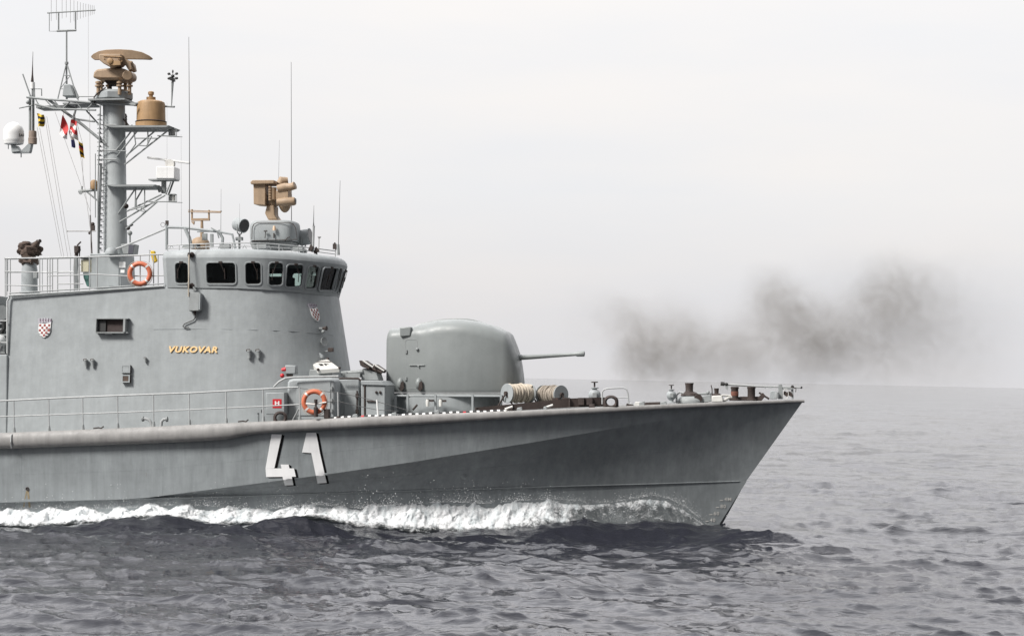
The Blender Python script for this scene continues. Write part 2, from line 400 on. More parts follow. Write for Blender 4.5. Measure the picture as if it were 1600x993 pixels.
t2 = [P(a, b, c) for a, b, c, _, _ in DL]; b2 = [P(d, 700, e_) for _, _, _, d, e_ in DL]
mk = lambda s: s+[Vector((v.x, -v.y, v.z)) for v in reversed(s)]
obj('aft_deckhouse', MB().loops([mk(b2), mk(t2)]), GREY, ship, bevel=.04)
# weld seam and deck edge plate
seam = MB(); seam.tube([hit(x, y, bvh_dh)[0]+hit(x, y, bvh_dh)[1]*.004 for x, y in ((240, 514), (300, 513.5), (360, 514), (400, 515), (430, 516), (455, 517), (480, 519), (500, 521), (520, 523.5), (536, 525))], .010, 5)
obj('weld_seam', seam, GREY, dh)
ed = MB(); ed.tube([P(x, y-1, -2.72) for x, y in ((14, 463), (130, 456), (256, 448))], .035, 6); ed.tube([P(x, y-5, -2.70) for x, y in ((14, 463), (130, 456), (256, 448))], .02, 6)
obj('deck_edge_pipe', ed, GREY2, dh)

# crests
def crest(cx, cy, wx, sk, hy, bvh):
    m_ = lambda u, v: (cx+u*wx+v*sk, cy+v*hy)         # u,v in -1..1, v down
    shp = [(-1, -.45), (0, -.40), (.95, -.52), (1, .3), (.8, .65), (.5, .85), (0, 1), (-.5, .85), (-.82, .6), (-1, .3)]
    t = decal('crest_plate', [[m_(u, v) for u, v in shp]], bvh, .01, WHITE, dh, thick=.03, cuts=1)
    sq = []
    for i in range(5):
        for j in range(5):
            if (i+j) % 2 == 0:
                u0 = -.9+i*.36; v0 = -.36+j*.25
                q = [(u0, v0), (u0+.33, v0), (u0+.33, v0+.23), (u0, v0+.23)]
                if all(abs(u) < 1-.55*max(0, (v-.35))/.6 for u, v in q): sq.append([m_(u, v) for u, v in q])
    decal('crest_check', sq, bvh, .044, CRRED, t, cuts=0)
    cr_ = [[m_(u*1.02, v) for u, v in ((-1.05+k*.42, -.5+.05*abs(k-2)), (-1.15+k*.44, -.92-.04*(2-abs(k-2))), (-.88+k*.44, -1.0+.02*abs(k-2)), (-.68+k*.42, -.5))] for k in range(5)]
    decal('crest_crown', cr_, bvh, .012, mat('crest_crown_paint', (.42, .40, .44), .5, var=.3, scale=30), t, thick=.025, cuts=0)
    cmm = mat('crest_crown_mark', (.16, .10, .14), .5)
    for k in range(5): decal('crown_charge', [[m_(-.85+k*.42, -.64), m_(-.68+k*.42, -.64), m_(-.70+k*.43, -.84), m_(-.88+k*.43, -.84)]], bvh, .04, cmm, t, cuts=0)
crest(70.5, 512, 9.6, -1.2, 15.5, bvh_dh)
crest(491, 488, 5.8, 4.6, 14.5, bvh_dh)
text('name_lettering', 'VUKOVAR', 264.5, 550.5, 340, 10, bvh_dh, .004, GOLD, dh, bold=.035, shear=.25, thick=.028, slope=.008)

# ------------------------------------------------------------------ wheelhouse
WB = [(257, 446, -2.60), (262, 446, -2.72), (300, 446.5, -2.74), (340, 447, -2.75), (374, 447.5, -2.73), (410, 449.3, -2.60), (440, 451.5, -2.30), (468, 454, -1.90), (494, 456.8, -1.34), (514, 459.3, -.7), (524, 460.5, 0)]
WB = [(a, b+3, c) for a, b, c in WB]
WT = [(254, 403, -2.66), (259, 403, -2.80), (300, 402.5, -2.85), (340, 402.3, -2.87), (378, 402.2, -2.85), (417, 403.2, -2.72), (449, 405, -2.42), (479, 407.5, -1.99), (506, 410, -1.40), (526, 412.5, -.74), (538, 414.5, 0)]
WR = [(262, 392.5, -2.45), (268, 391.5, -2.58), (302, 390, -2.66), (340, 389, -2.67), (376, 388.8, -2.65), (412, 390, -2.53), (442, 392, -2.24), (470, 394.6, -1.82), (495, 397.3, -1.25), (514, 399.8, -.65), (525, 401.5, 0)]
rb, rt, rf = ring_from(WB), ring_from(WT), ring_from(WR)
def inset(r, d):
    n = len(r); o = []
    for i, v in enumerate(r):
        a = r[i-1]; b = r[(i+1) % n]; t = (b-a); t.z = 0; t.normalize(); nn = Vector((-t.y, t.x, 0))
        o.append(v+nn*d)
    return o
test = inset(rb, .1)
if sum(v.x**0 for v in test) and (test[4].y < rb[4].y): inset_s = -1
else: inset_s = 1
ib, it = inset(rb, .09*inset_s), inset(rt, .09*inset_s)
wall = MB(); n = len(rb)
wall.add(rb+rt+ib+it, [(i, (i+1) % n, n+(i+1) % n, n+i) for i in range(n)]+[(2*n+i, 3*n+i, 3*n+(i+1) % n, 2*n+(i+1) % n) for i in range(n)]
         + [(i, 2*n+i, 2*n+(i+1) % n, (i+1) % n) for i in range(n)]+[(n+i, n+(i+1) % n, 3*n+(i+1) % n, 3*n+i) for i in range(n)])
skin = MB().add(rb+rt, [(i, (i+1) % n, n+(i+1) % n, n+i) for i in range(n)]); bvh_w = BVHTree.FromPolygons(skin.v, skin.f)
wallo = obj('wheelhouse_wall', wall, GREY, ship, ang=24)
WIN = [(274, 294, 410.5, 442.5), (322.5, 368, 410.5, 443), (383.5, 407.5, 410.5, 444), (420.5, 442, 411, 445.5), (447.5, 473, 414, 448), (479, 497, 416.5, 450.5), (502, 525.5, 419, 453.5)]
def rrect(c, t, v, w_, h_, r, k=4):
    o = []
    for sx, sy, a0 in ((1, 1, 0), (-1, 1, 90), (-1, -1, 180), (1, -1, 270)):
        for i in range(k+1):
            q = rad(a0+90*i/k); o.append(c+t*(sx*(w_/2-r)+r*math.cos(q))+v*(sy*(h_/2-r)+r*math.sin(q)))
    return o
cut = MB(); frames = []
for xa, xb, ya, yb in WIN:
    ym = (ya+yb)/2; xm = (xa+xb)/2
    l, r_, u_, d_ = hit(xa, ym, bvh_w)[0], hit(xb, ym, bvh_w)[0], None, None
    nn = hit(xm, ym, bvh_w)[1]; c = hit(xm, ym, bvh_w)[0]
    t = (r_-l); wd = t.length; t.normalize(); v = t.cross(nn).normalized()
    if v.z < 0: v = -v
    nn = t.cross(v); nn = nn if nn.dot(D) < 0 else -nn
    hh = (yb-ya)*1.0/F*proj(c)[2]/max(v.z, .5)
    for sgn in (1, -1):
        m_ = Vector((1, sgn, 1)); cc, tt, vv, n2 = [Vector((q.x, q.y*sgn, q.z)) for q in (c, t, v, nn)]
        frames.append((cc, tt, vv, n2, wd, hh))
# two forward windows straddling the centreline
fc = (rb[10]+rt[10])/2
def addf(yc):
    h_ = bvh_w.ray_cast(Vector((fc.x-1, yc, fc.z)), Vector((1, 0, 0)))
    c = h_[0]; nn = h_[1]; nn = nn if nn.x > 0 else -nn; t = Vector((0, 0, 1)).cross(nn).normalized(); v = nn.cross(t).normalized(); v = v if v.z > 0 else -v
    frames.append((c, t, v, nn, .42, frames[-1][5]))
addf(-.28); addf(.28)
for cc, tt, vv, n2, wd, hh in frames:
    cut.loops([rrect(cc-n2*.16, tt, vv, wd, hh, .09), rrect(cc+n2*.12, tt, vv, wd, hh, .09)])
cuto = obj('cutter', cut, GREY); TOP.remove(cuto)
bo = wallo.modifiers.new('b', 'BOOLEAN'); bo.operation = 'DIFFERENCE'; bo.solver = 'EXACT'; bo.object = cuto; bo.use_self = True
bpy.context.view_layer.update(); dg = bpy.context.evaluated_depsgraph_get(); dg.update()
nm = bpy.data.meshes.new_from_object(wallo.evaluated_get(dg)); wallo.modifiers.clear(); wallo.data = nm; nm.set_sharp_from_angle(angle=rad(24))
bpy.data.objects.remove(cuto)
for i, (cc, tt, vv, n2, wd, hh) in enumerate(frames):
    pane = obj('window', MB().loops([rrect(cc-n2*.055, tt, vv, wd+.03, hh+.03, .1), rrect(cc-n2*.063, tt, vv, wd+.03, hh+.03, .1)]), GLASS, ship)
    fo = rrect(cc+n2*.0, tt, vv, wd+.075, hh+.075, .12); f1 = rrect(cc+n2*.022, tt, vv, wd+.06, hh+.06, .11)
    f2 = rrect(cc+n2*.022, tt, vv, wd, hh, .09); f3 = rrect(cc-n2*.05, tt, vv, wd-.01, hh-.01, .09); f4 = rrect(cc-n2*.05, tt, vv, wd-.05, hh-.05, .07)
    obj('window_frame', MB().loops([rrect(cc-n2*.02, tt, vv, wd+.08, hh+.08, .12), fo, f1, f2, f3], caps=False), GREY, pane)
    obj('window_seal', MB().loops([rrect(cc-n2*.045, tt, vv, wd+.01, hh+.01, .09), f4, rrect(cc-n2*.054, tt, vv, wd-.05, hh-.05, .07)], caps=False), BLACK, pane)
    # wiper
    wm = MB(); tp = cc+vv*(hh/2+.02)+n2*.03; mm = Matrix((tt, vv, n2)).transposed()
    wm.box(tp, .10, .05, .06, mm); k = .12 if i % 3 else -.12
    wm.tube([tp+n2*.02, tp-vv*(hh*.5)+tt*k+n2*.02], .009, 5); wm.box(tp-vv*(hh*.55)+tt*k+n2*.005, .015, hh*.5, .02, mm)
    obj('wiper', wm, DARK, pane)
# roof with rounded edge
rr = [inset(rt, .06*inset_s), rt]
for k in range(1, 6):
    q = k/5*math.pi/2; rr.append([Vector((a.x+(b.x-a.x)*(1-math.cos(q)), a.y+(b.y-a.y)*(1-math.cos(q)), a.z+(b.z-a.z)*math.sin(q))) for a, b in zip(rt, rf)])
obj('wheelhouse_roof', MB().loops(rr), GREY, ship, ang=40)
# interior: console, seats and a floor
im = MB(); fl = inset(rb, .1*inset_s); im.loops([[v+Vector((0, 0, .02)) for v in fl], [v+Vector((0, 0, .06)) for v in fl]])
zf = rb[4].z
for px, yy, w_, h_ in ((500, 0, .5, .42), (440, -1.2, .6, .34), (440, 1.2, .6, .34), (350, 0, .5, .75), (300, .9, .4, .82), (300, -1.3, .35, .5), (395, -.2, .3, .9), (330, 1.8, .5, .5), (410, 1.2, .25, .85)):
    p = P(px, 450, yy); im.box((p.x, yy, zf+h_/2+.06), w_, .9 if w_ > .4 else .4, h_)
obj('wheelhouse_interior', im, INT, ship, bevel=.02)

# ------------------------------------------------------------------ fittings on the walls
def wallbox(name, x0, y0, x1, y1, depth, m, label, cat, bvh=bvh_dh, extra=None, group=None):
    a, b = hit(x0, (y0+y1)/2, bvh), hit(x1, (y0+y1)/2, bvh); c = (a[0]+b[0])/2; n_ = hit((x0+x1)/2, (y0+y1)/2, bvh)[1]
    t = (b[0]-a[0]); wd = t.length; t.normalize(); v = t.cross(n_).normalized(); v = v if v.z > 0 else -v; hh = (y1-y0)/F*proj(c)[2]
    mm = Matrix((t, n_, v)).transposed(); return c, t, n_, v, wd, hh, mm
# shuttered opening box
c, t, n_, v, wd, hh, mm = wallbox('', 153, 498.5, 203, 520.5, .1, GREY, '', '')
r = thing('shutter_box', c-v*hh/2, 'open shallow shutter box with dark recess on the deckhouse side', 'shutter box')
mb = MB()
mb.box(c+v*(hh/2)+n_*.07, wd, .22, .025, mm); mb.box(c-v*(hh/2)+n_*.07, wd, .22, .03, mm); mb.box(c-t*(wd/2)+n_*.07, .03, .22, hh-.03, mm); mb.box(c+t*(wd/2-.10)+n_*.09, .06, .26, hh-.03, mm)
obj('frame', mb, GREY2, r)
obj('back_panel', MB().box(c-t*.05+n_*.012, wd-.16, .02, hh-.03, mm), mat('recess_dark', (.035, .022, .02), .7, var=.3, scale=9), r)
obj('shutter', MB().box(c-t*(wd*.34)+n_*.06, .22, .02, hh-.1, mm), BLACK, r)
obj('latch', MB().box(c-v*(hh/2+.03)-t*.1+n_*.1, .22, .1, .03, mm), GREY2, r)
# junction box with cable beneath the long antenna
c, t, n_, v, wd, hh, mm = wallbox('', 299, 458, 315, 487, 0, GREY, '', '')
r = thing('junction_box', c-v*hh/2, 'tall grey junction box hanging below the wheelhouse, curly cable below', 'junction box')
obj('box', MB().box(c+n_*.14, wd, .24, hh, mm), GREY2, r, bevel=.012)
obj('door_rim', MB().box(c+n_*.14+t*(wd/2+.02), .03, .27, hh*.9, mm), GREY, r)
obj('gland', MB().lathe(c-v*(hh/2)+n_*.13, [(0, .05), (-.05, .05), (-.05, .03), (-.1, .03)], v, 12), DARK, r)
cb = [(306, 489), (306.5, 495), (303, 500), (296, 503), (289, 506), (286.5, 510), (290, 512), (296, 511.5)]
obj('cable', MB().tube([hit(x, y, bvh_dh)[0]+hit(x, y, bvh_dh)[1]*.05 for x, y in cb], .018, 6), WIRE, r)
# vents with hoods
def hoodvent(px, py, label, s=1.0):
    h, n_ = hit(px, py, bvh_dh); r = thing('hooded_vent', h, label, 'vent', 'small hooded vents on the deckhouse side')
    up = Vector((0, 0, 1)); c = h+n_*.07
    obj('pipe', MB().lathe(c-up*.11*s, [(0, .055*s), (.16*s, .055*s), (.2*s, .075*s), (.23*s, .07*s)], (0, 0, 1), 14), GREY2, r)
    obj('hood', MB().tube([c+up*.11*s-Vector((.09*s, 0, 0)), c+up*.12*s+Vector((.02, 0, 0))], .035*s, 8), DARK, r)
    obj('bracket', MB().box(h+n_*.03, .05, .08, .12), GREY2, r)
hoodvent(390, 553.5, 'left of the two small hooded vents right of the gold name letters')
hoodvent(404.5, 553.5, 'right of the two small hooded vents right of the gold name letters')
hoodvent(135.5, 567.5, 'left of the two small hooded vents below the shutter box', .85)
hoodvent(146.5, 567.5, 'right of the two small hooded vents below the shutter box', .85)
hoodvent(228.5, 562.5, 'lone tiny hooded vent left of the gold name letters', .55)
# lamp panels
def panel(x0, y0, x1, y1, m2, label):
    c, t, n_, v, wd, hh, mm = wallbox('', x0, y0, x1, y1, 0, GREY, '', '')
    r = thing('wall_panel', c-v*hh/2, label, 'wall panel', 'framed panels stacked on the deckhouse side')
    obj('casing', MB().box(c+n_*.05, wd, .12, hh, mm), DARK, r, bevel=.01)
    mb = MB(); 
    for s in (-1, 1): mb.box(c+t*s*(wd/2-.02)+n_*.115, .035, .02, hh, mm); mb.box(c+v*s*(hh/2-.02)+n_*.115, wd-.075, .02, .035, mm)
    obj('frame', mb, GREY, r)
    obj('pane', MB().box(c+n_*.113, wd-.09, .01, hh-.09, mm), m2, r)
panel(191, 570.5, 205.5, 583, GREY, 'upper pale framed panel on the deckhouse side above the rail')
panel(192, 585.5, 205, 598, BROWN, 'lower brown framed panel on the deckhouse side above the rail')

# front fittings of the bridge block
h, n_ = hit(500, 516, bvh_dh)
r = thing('signal_horn', h, 'small grey horn and bracket under the crest on the bridge front', 'horn')
obj('bracket', MB().box(h+n_*.05+Vector((0, 0, .06)), .12, .12, .05), GREY2, r)
obj('horn', MB().lathe(h+n_*.12+Vector((0, 0, .04)), [(0, .04), (.05, .04), (.12, .07), (.13, .07)], (1, -.3, 0), 12), DARK, r)
obj('lamp', MB().ball(h+n_*.14-Vector((0, 0, .06)), .055), GREY2, r)
h, n_ = hit(502, 534.5, bvh_dh)
obj_ = tag(obj('bell_dish', MB().lathe(h, [(0, .03), (.08, .05), (.12, .13), (.14, .13), (.13, .1)], n_, 18), GREY2), 'round dish shaped bell below the horn on the bridge front', 'bell')
h, n_ = hit(508, 549, bvh_dh)
r = thing('deck_floodlight', h, 'small dark floodlight on a bracket above the white launcher', 'floodlight')
obj('bracket', MB().tube([h-n_*.02, h+n_*.16], .02), GREY2, r)
obj('lamp_head', MB().box(h+n_*.2+Vector((0, 0, .02)), .16, .12, .12), DARK, r, bevel=.015)

# ------------------------------------------------------------------ railings
def railing(name, tops, rails, posts, label, m=RAILM, r0=.022, foot=True, ry=None):
    """tops: [(px,py,Y)]; rails: list of lists; posts: list of ((px,py,Y),(px,py,Y))"""
    r = thing(name, P(*posts[0][1]), label, 'railing')
    for k, l in enumerate([tops]+rails):
        obj('rail', MB().tube([P(*q) for q in l], r0*(1.15 if k == 0 else .85), 8), m, r)
    for a, b in posts:
        pp = obj('post', MB().tube([P(*a), P(*b)], r0*.85, 8), m, r)
        if foot: obj('foot', MB().lathe(P(*b), [(-.02, .05), (.05, .045), (.13, .03)], (0, 0, 1), 8), GREY2, pp)
    return r
YR = lambda px: -(bG(P(px, 660, -4.0).x)-.06)
dkY = lambda px: ip(px, GUN)
tp = [(-700, 655), (0, 626), (100, 621), (200, 617), (300, 613.5), (345, 611), (400, 608), (466, 604.5)]
md = [(-700, 681), (0, 650.5), (100, 647), (200, 643.5), (300, 639.5), (400, 635), (468, 631.5)]
L3 = lambda l: [(x, y, YR(x)) for x, y in l]
posts = [((x, ip(x, tp), YR(x)), (x+.6, dkY(x)-2, YR(x))) for x in (-640, -550, -440, -330, -250, -140, -88, -34, 21.5, 76, 129, 183.5, 239.5, 295.5, 353, 411)]
posts.append(((468, 605, YR(468)), (468.5, 656, YR(468)))); 
rl = railing('side_railing', L3(tp), [L3(md)], posts, 'long two bar grey railing along the starboard deck edge of the deckhouse')
obj('brace', MB().tube([P(467, 638, YR(467)), P(457, 657, YR(457)+.2)], .022), RAILM, rl)
# port side railing (same, mirrored)
rp = railing('side_railing', [(x, y, 3.95) for x, y in tp[:3]], [[(x, y, 3.95) for x, y in md[:3]]], [((x, ip(x, tp), 3.95), (x, dkY(x)-2, 3.95)) for x in (-600, -400, -200, 0, 100)], 'railing along the far port deck edge behind the deckhouse')
for ch in list(rp.children_recursive): bpy.data.objects.remove(ch)
TOP.remove(rp); bpy.data.objects.remove(rp)
# wire guard going forward from the railing
wr = thing('wire_guard', P(470, 655, YR(470)), 'sagging dark wire guard lines on thin stanchions forward of the railing', 'guard line')
ya = YR(500)
for pts in ([(468, 606), (500, 610), (528, 613.5), (560, 619), (600, 630), (645, 643)], [(468, 631), (500, 628), (528, 626.5), (560, 634), (590, 640), (622, 642)]):
    obj('wire', MB().tube([P(x, y, YR(x)) for x, y in pts], .010, 6), WIRE, wr)
for x, y0, m_ in ((528, 612, RAILM), (590.5, 624, WHITE)):
    s = obj('stanchion', MB().tube([P(x-1.5 if m_ is WHITE else x, y0, YR(x)), P(x+.5, 652, YR(x))], .022 if m_ is RAILM else .03), m_, wr)
    obj('foot', MB().lathe(P(x+.5, 653, YR(x)), [(-.02, .06), (.03, .06), (.06, .04)], n=8), DARK, s)

# aft platform railing on the deckhouse roof
def yA(px): return -2.62
tp2 = [(8, 403.5), (60, 403), (150, 401), (208, 399), (256, 397)]
r2 = railing('roof_railing', [(x, y, yA(x)) for x, y in tp2], [[(x, y, yA(x)) for x, y in l] for l in ([(8, 424), (60, 425), (82, 426)], [(74, 431), (128, 429), (152, 428.5), (199, 431), (238, 431), (256, 430)], [(8, 445), (60, 446.5), (80, 446)], [(90, 425.5), (116, 425)], [(90, 443.5), (130, 443)])],
             [((x, ip(x, tp2), yA(x)), (x, 463-(x-12)*.0617-1, yA(x))) for x in (10.5, 16, 62, 74, 78, 82, 90, 116, 124, 140, 152, 219, 240, 247)], 'grey three bar railing around the roof platform under the mast', foot=False, r0=.02)
r3 = railing('roof_railing', [(x, y+1, 2.5) for x, y in tp2[:-1]], [[(x, y+22, 2.5) for x, y in tp2[:-1]]],
             [((x, ip(x, tp2)+1, 2.5), (x, 455, 2.5)) for x in (12, 66, 110, 160, 206)], 'grey railing on the far side of the roof platform', foot=False, r0=.02)
rg = railing('platform_railing', [(8, 403.5, 2.4), (8, 403.5, -2.5)], [[(8, 424, 2.4), (8, 424, -2.5)]], [((8, 403.5, y), (8, 463, y)) for y in (2.4, .8, -.8)], 'grey railing across the aft end of the roof platform', foot=False, r0=.02)

# wheelhouse roof railing (low)
bt = [(262, 383.5, -2.45), (300, 381.5, -2.5), (345, 380, -2.5), (385, 379.5, -2.45), (420, 380.5, -2.25), (450, 383, -1.9), (480, 386.5, -1.4), (505, 389.5, -.8), (524, 392, 0)]
r4 = railing('wheelhouse_roof_railing', bt, [[(x, y+5, Y) for x, y, Y in bt]], [((x, y, Y), (x, y+10, Y)) for x, y, Y in bt[:1]+[(280, 382.5, -2.48), (322, 380.8, -2.5), (363, 380, -2.48), (403, 380, -2.35), (436, 382, -2.1), (466, 385, -1.6), (494, 388, -1.1), (524, 392, 0)]],
             'low curved railing around the wheelhouse roof edge', foot=False, r0=.014)
# ------------------------------------------------------------------ lifebuoys
def lifebuoy(c, nrm, label):
    c = Vector(c); r = thing('lifebuoy', c-Vector((0, 0, .37)), label, 'lifebuoy', 'orange lifebuoys hung on the railings')
    nn = Vector(nrm).normalized(); a = nn.cross(Vector((0, 0, 1))).normalized(); b = nn.cross(a)
    k = 40; mb = MB(); mb.tube([c+(a*math.cos(2*math.pi*i/k)+b*math.sin(2*math.pi*i/k))*.295 for i in range(k)], .068, 12, closed=True); obj('ring', mb, ORANGE, r)
    for j in range(4):
        q0 = math.pi/4+j*math.pi/2
        mb = MB(); mb.tube([c+(a*math.cos(q0+d_)+b*math.sin(q0+d_))*.295 for d_ in (-.09, 0, .09)], .072, 12); obj('tape_band', mb, TAPE, r)
    mb = MB(); pts = []
    for i in range(65):
        q = 2*math.pi*i/64; rr_ = .385+.03*abs(math.sin(2*(q+math.pi/4)))-.02; pts.append(c+(a*math.cos(q+math.pi/4)+b*math.sin(q+math.pi/4))*rr_-nn*0)
    mb.tube(pts[:-1], .009, 5, closed=True); obj('grab_line', mb, ROPE, r)
    return r
lifebuoy(P(218.5, 427.5, -2.72), (.1, -1, 0), 'faded orange lifebuoy hanging on the roof railing beside the mast')
lifebuoy(P(491, 627.5, YR(491)-.06), (.12, -1, 0), 'faded orange lifebuoy hanging on the foredeck rail beside the red H cabinet')
mb = MB(); p = P(491, 630, YR(491)-.12)
r = thing('lifebuoy_light', P(492, 650, YR(491)-.12), 'dark lifebuoy light with a pale strap on the foredeck lifebuoy', 'light float')
obj('body', MB().lathe(P(493.5, 651, YR(491)-.16), [(0, .06), (.26, .065), (.30, .03), (.4, .03), (.42, .05), (.5, .05)], n=12), DARK, r)
obj('strap', MB().tube([P(473, 630, YR(491)-.1), P(491, 631, YR(491)-.14), P(510, 628, YR(491)-.1)], .022), TAPE, r)
tag(obj('mooring_box', MB().box(P(511, 646, YR(511)+.02), .15, .18, .27), DARK, bevel=.02), 'small dark box beside the foredeck lifebuoy on the deck edge', 'box')

# ------------------------------------------------------------------ mast
YM = 0.0
mast = thing('mast', P(178, 452, 0), 'thick grey pillar mast with ladder, yards and bracket platforms above the deckhouse', 'mast')
z0 = P(178, 455, 0).z; z1 = P(178, 156, 0).z; xm0 = P(181, 455, 0).x; xm1 = P(178, 156, 0).x
mb = MB(); mb.tube([Vector((xm0, 0, z0)), Vector((xm1, 0, z1))], [.37, .335], 40); pil = obj('pillar', mb, MASTM, mast, ang=50)
hx = MB(); hx.lathe(P(178, 158, 0), [(0, .45), (.05, .60), (.22, .60), (.30, .50), (.30, .1)], n=8); obj('top_collar', hx, GREY, mast)
obj('top_deck', MB().box(P(177, 159.5, 0), 1.15, 1.3, .05), GREY2, mast)
# housing at foot of the mast
mb = MB(); mb.slab([(152, 398), (199, 398), (201, 452), (152, 452)], -.75, .6); ho = obj('mast_housing', mb, GREY, mast, bevel=.03)
obj('housing_door', MB().slab([(170, 405), (186, 405), (186, 447), (170, 447)], -.775, -.74), GREY, ho, bevel=.01)
text_dummy = MB().slab([(186, 409), (196, 409), (196, 418), (186, 418)], -.768, -.752); obj('notice_plate', text_dummy, WHITE, ho)
obj('notice_plate', MB().slab([(188.5, 421), (194.5, 421), (194.5, 426), (188.5, 426)], -.768, -.752), WHITE, ho)
# ladder with back hoops
mb = MB()
for y in (-.52, -.18): mb.tube([P(153, 450, y), P(153, 290, y), P(157, 165, y)], .022)
for yy in np.arange(170, 448, 5.2):
    x = ip(yy, [(165, 157), (290, 153.5), (450, 153)]); mb.tube([P(x, yy, -.52), P(x, yy, -.18)], .012, 6)
obj('ladder', mb, GREY2, mast)
mb = MB(); mb.tube([P(152, 445, -.45), P(158, 255, -.45)], .04); mb.tube([P(149, 340, -.4), P(149, 240, -.4)], .015)
for yy in range(262, 440, 9): 
    x = 160-(yy-262)*.035; mb.box(P(x, yy, -.42), .10, .07, .05); mb.tube([P(x+1, yy+3, -.4), P(x+5, yy+3, -.34)], .012, 5)
for yy in range(180, 262, 7): mb.tube([P(152, yy, -.3), P(160, yy+1, -.3)], .014, 5); mb.lathe(P(156, yy, -.34), [(0, .04), (.04, .04)], n=8)
obj('cable_run', mb, GREY2, mast)
# ladder pipe pieces on the right side, dark
mb = MB()
for yy in range(181, 200, 4): mb.lathe(P(196, yy, -.1), [(0, .03), (.03, .07), (.04, .03)], (1, 0, .3), 8)
mb.tube([P(193, 186, -.1), P(202, 198, -.1), P(207, 196, -.1)], .03); mb.ball(P(197, 322, -.2), .08); mb.ball(P(200, 356, -.1), .07); mb.tube([P(197, 357, -.1), P(208, 351, -.1)], .02)
obj('cable_clamps', mb, DARK, mast)
# band rings & small hoops on pillar
mb = MB()
for yy in (195, 235, 249): mb.tube([P(152, yy, -.4), P(165, yy, -.42), P(182, yy, -.36)], .02, 6)
obj('grab_bar', mb, RAILM, mast)
# yard truss left
yd = MB()
for Y in (-.45, .45):
    yd.tube([P(42, 152, Y), P(70, 155, Y), P(100, 157, Y), P(150, 161, Y), P(212, 164, Y)], .035)
    yd.tube([P(55, 163, Y), P(84, 170, Y), P(150, 172, Y)], .03)
    for a, b in (((55, 154), (60, 163)), ((70, 155), (84, 170)), ((84, 156), (95, 170)), ((110, 158), (98, 170)), ((118, 158), (128, 171)), ((146, 160), (136, 171))): yd.tube([P(*a, Y), P(*b, Y)], .018, 6)
for x, y in ((42, 152), (58, 154), (76, 155.5), (94, 157), (112, 158), (130, 160), (148, 161)): yd.tube([P(x, y, -.45), P(x, y, .45)], .025, 6)
yd.tube([P(30, 169, -.4), P(50, 165, -.4)], .022, 6); yd.tube([P(122, 151, -.45), P(147, 151, -.45)], .016, 6); yd.tube([P(122, 151, -.45), P(122, 158, -.45)], .016, 6)
yd.tube([P(76, 156, -.4), P(130, 196, -.2), P(171, 230, -.3)], .045); yd.tube([P(122, 158, -.3), P(113, 190, -.3)], .035); yd.tube([P(115, 186, -.2), P(148, 190, -.3)], .03)
yd.tube([P(135, 173, 0), P(155, 195, 0)], .025)
obj('yard', yd, GREY2, mast)
mb = MB(); mb.box(P(87, 169, 0), 1.0, .7, .07); mb.box(P(128, 164.5, 0), .9, .9, .05); obj('yard_deck', mb, GREY2, mast)
mb = MB(); mb.tube([P(210, 164, .1), P(273, 167, .1)], .03); mb.tube([P(200, 160, -.3), P(250, 165, -.1)], .02); mb.box(P(225, 163, 0), .8, .6, .03); obj('forward_yard', mb, GREY2, mast)
# left struts: two uprights from yard down to the dome bracket
mb = MB(); mb.tube([P(47, 118, -.3), P(40, 136, -.3), P(36, 115, -.3)] if False else [P(47.5, 150, -.3), P(35.5, 116, -.3)], .022)
mb.tube([P(47, 150, -.3), P(47, 205, -.3)], .045); mb.tube([P(52, 150, -.2), P(52, 205, -.2)], .04)
mb.tube([P(54, 152, -.2), P(54, 139, -.2), P(65, 139, -.2), P(65, 150, -.2)], .02); mb.ball(P(43.5, 160, -.4), .06)
obj('dome_hanger', mb, GREY2, mast)
# upper right bracket (for tan drum)
def truss(name, ydeck, x0, x1, legs, extra, m=GREY2):
    mb = MB(); a = P((x0+x1)/2, ydeck, 0)
    mb.slab([(x0, ydeck-1.3), (x1, ydeck-1.3), (x1-4, ydeck+1.5), (x0+14, ydeck+1.8)], -.6, .6)
    o = obj(name, mb, m, mast)
    mb = MB()
    for Y in (-.42, .42):
        for a_, b_ in legs: mb.tube([P(*a_, Y), P(*b_, Y*.55)], .026, 8)
    for a_, b_ in extra: mb.tube([P(*a_, -.42), P(*b_, -.42)], .020, 6); mb.tube([P(*a_, .42), P(*b_, .42)], .020, 6)
    obj('bracket_struts', mb, m, o)
truss('upper_bracket', 201, 172, 273, [((206, 204), (172, 247)), ((244, 203), (196, 244)), ((261, 205), (195, 257)), ((215, 204), (172, 258))],
      [((209, 204), (212, 225)), ((231, 204), (231, 228)), ((212, 216), (246, 216)), ((246, 212), (276, 213)), ((215, 227), (229, 228)), ((184, 236), (197, 236)), ((196, 247), (212, 225)), ((229, 228), (237, 213))])
truss('middle_bracket', 292.5, 173, 252, [((212, 294), (176, 346)), ((252, 304), (198, 330)), ((258, 305), (176, 353)), ((246, 315), (197, 357)), ((223, 295), (213, 312))],
      [((212, 295), (211, 325)), ((226, 295), (226, 325)), ((204, 328), (246, 315)), ((232, 315), (276, 315)), ((213, 312), (213, 328)), ((214, 327), (226, 331)), ((218, 322), (227, 329))])
mb = MB(); mb.tube([P(256, 283, 0), P(256, 302, 0)], .08); mb.tube([P(271, 283, .2), P(263, 305, .2)], .03); mb.tube([P(267, 284, -.2), P(259, 304, -.2)], .025); mb.box(P(256, 281.5, 0), .82, .5, .04); mb.tube([P(247, 290, -.1), P(250, 300, -.1)], .05)
obj('radar_pedestal', mb, GREY2, mast)
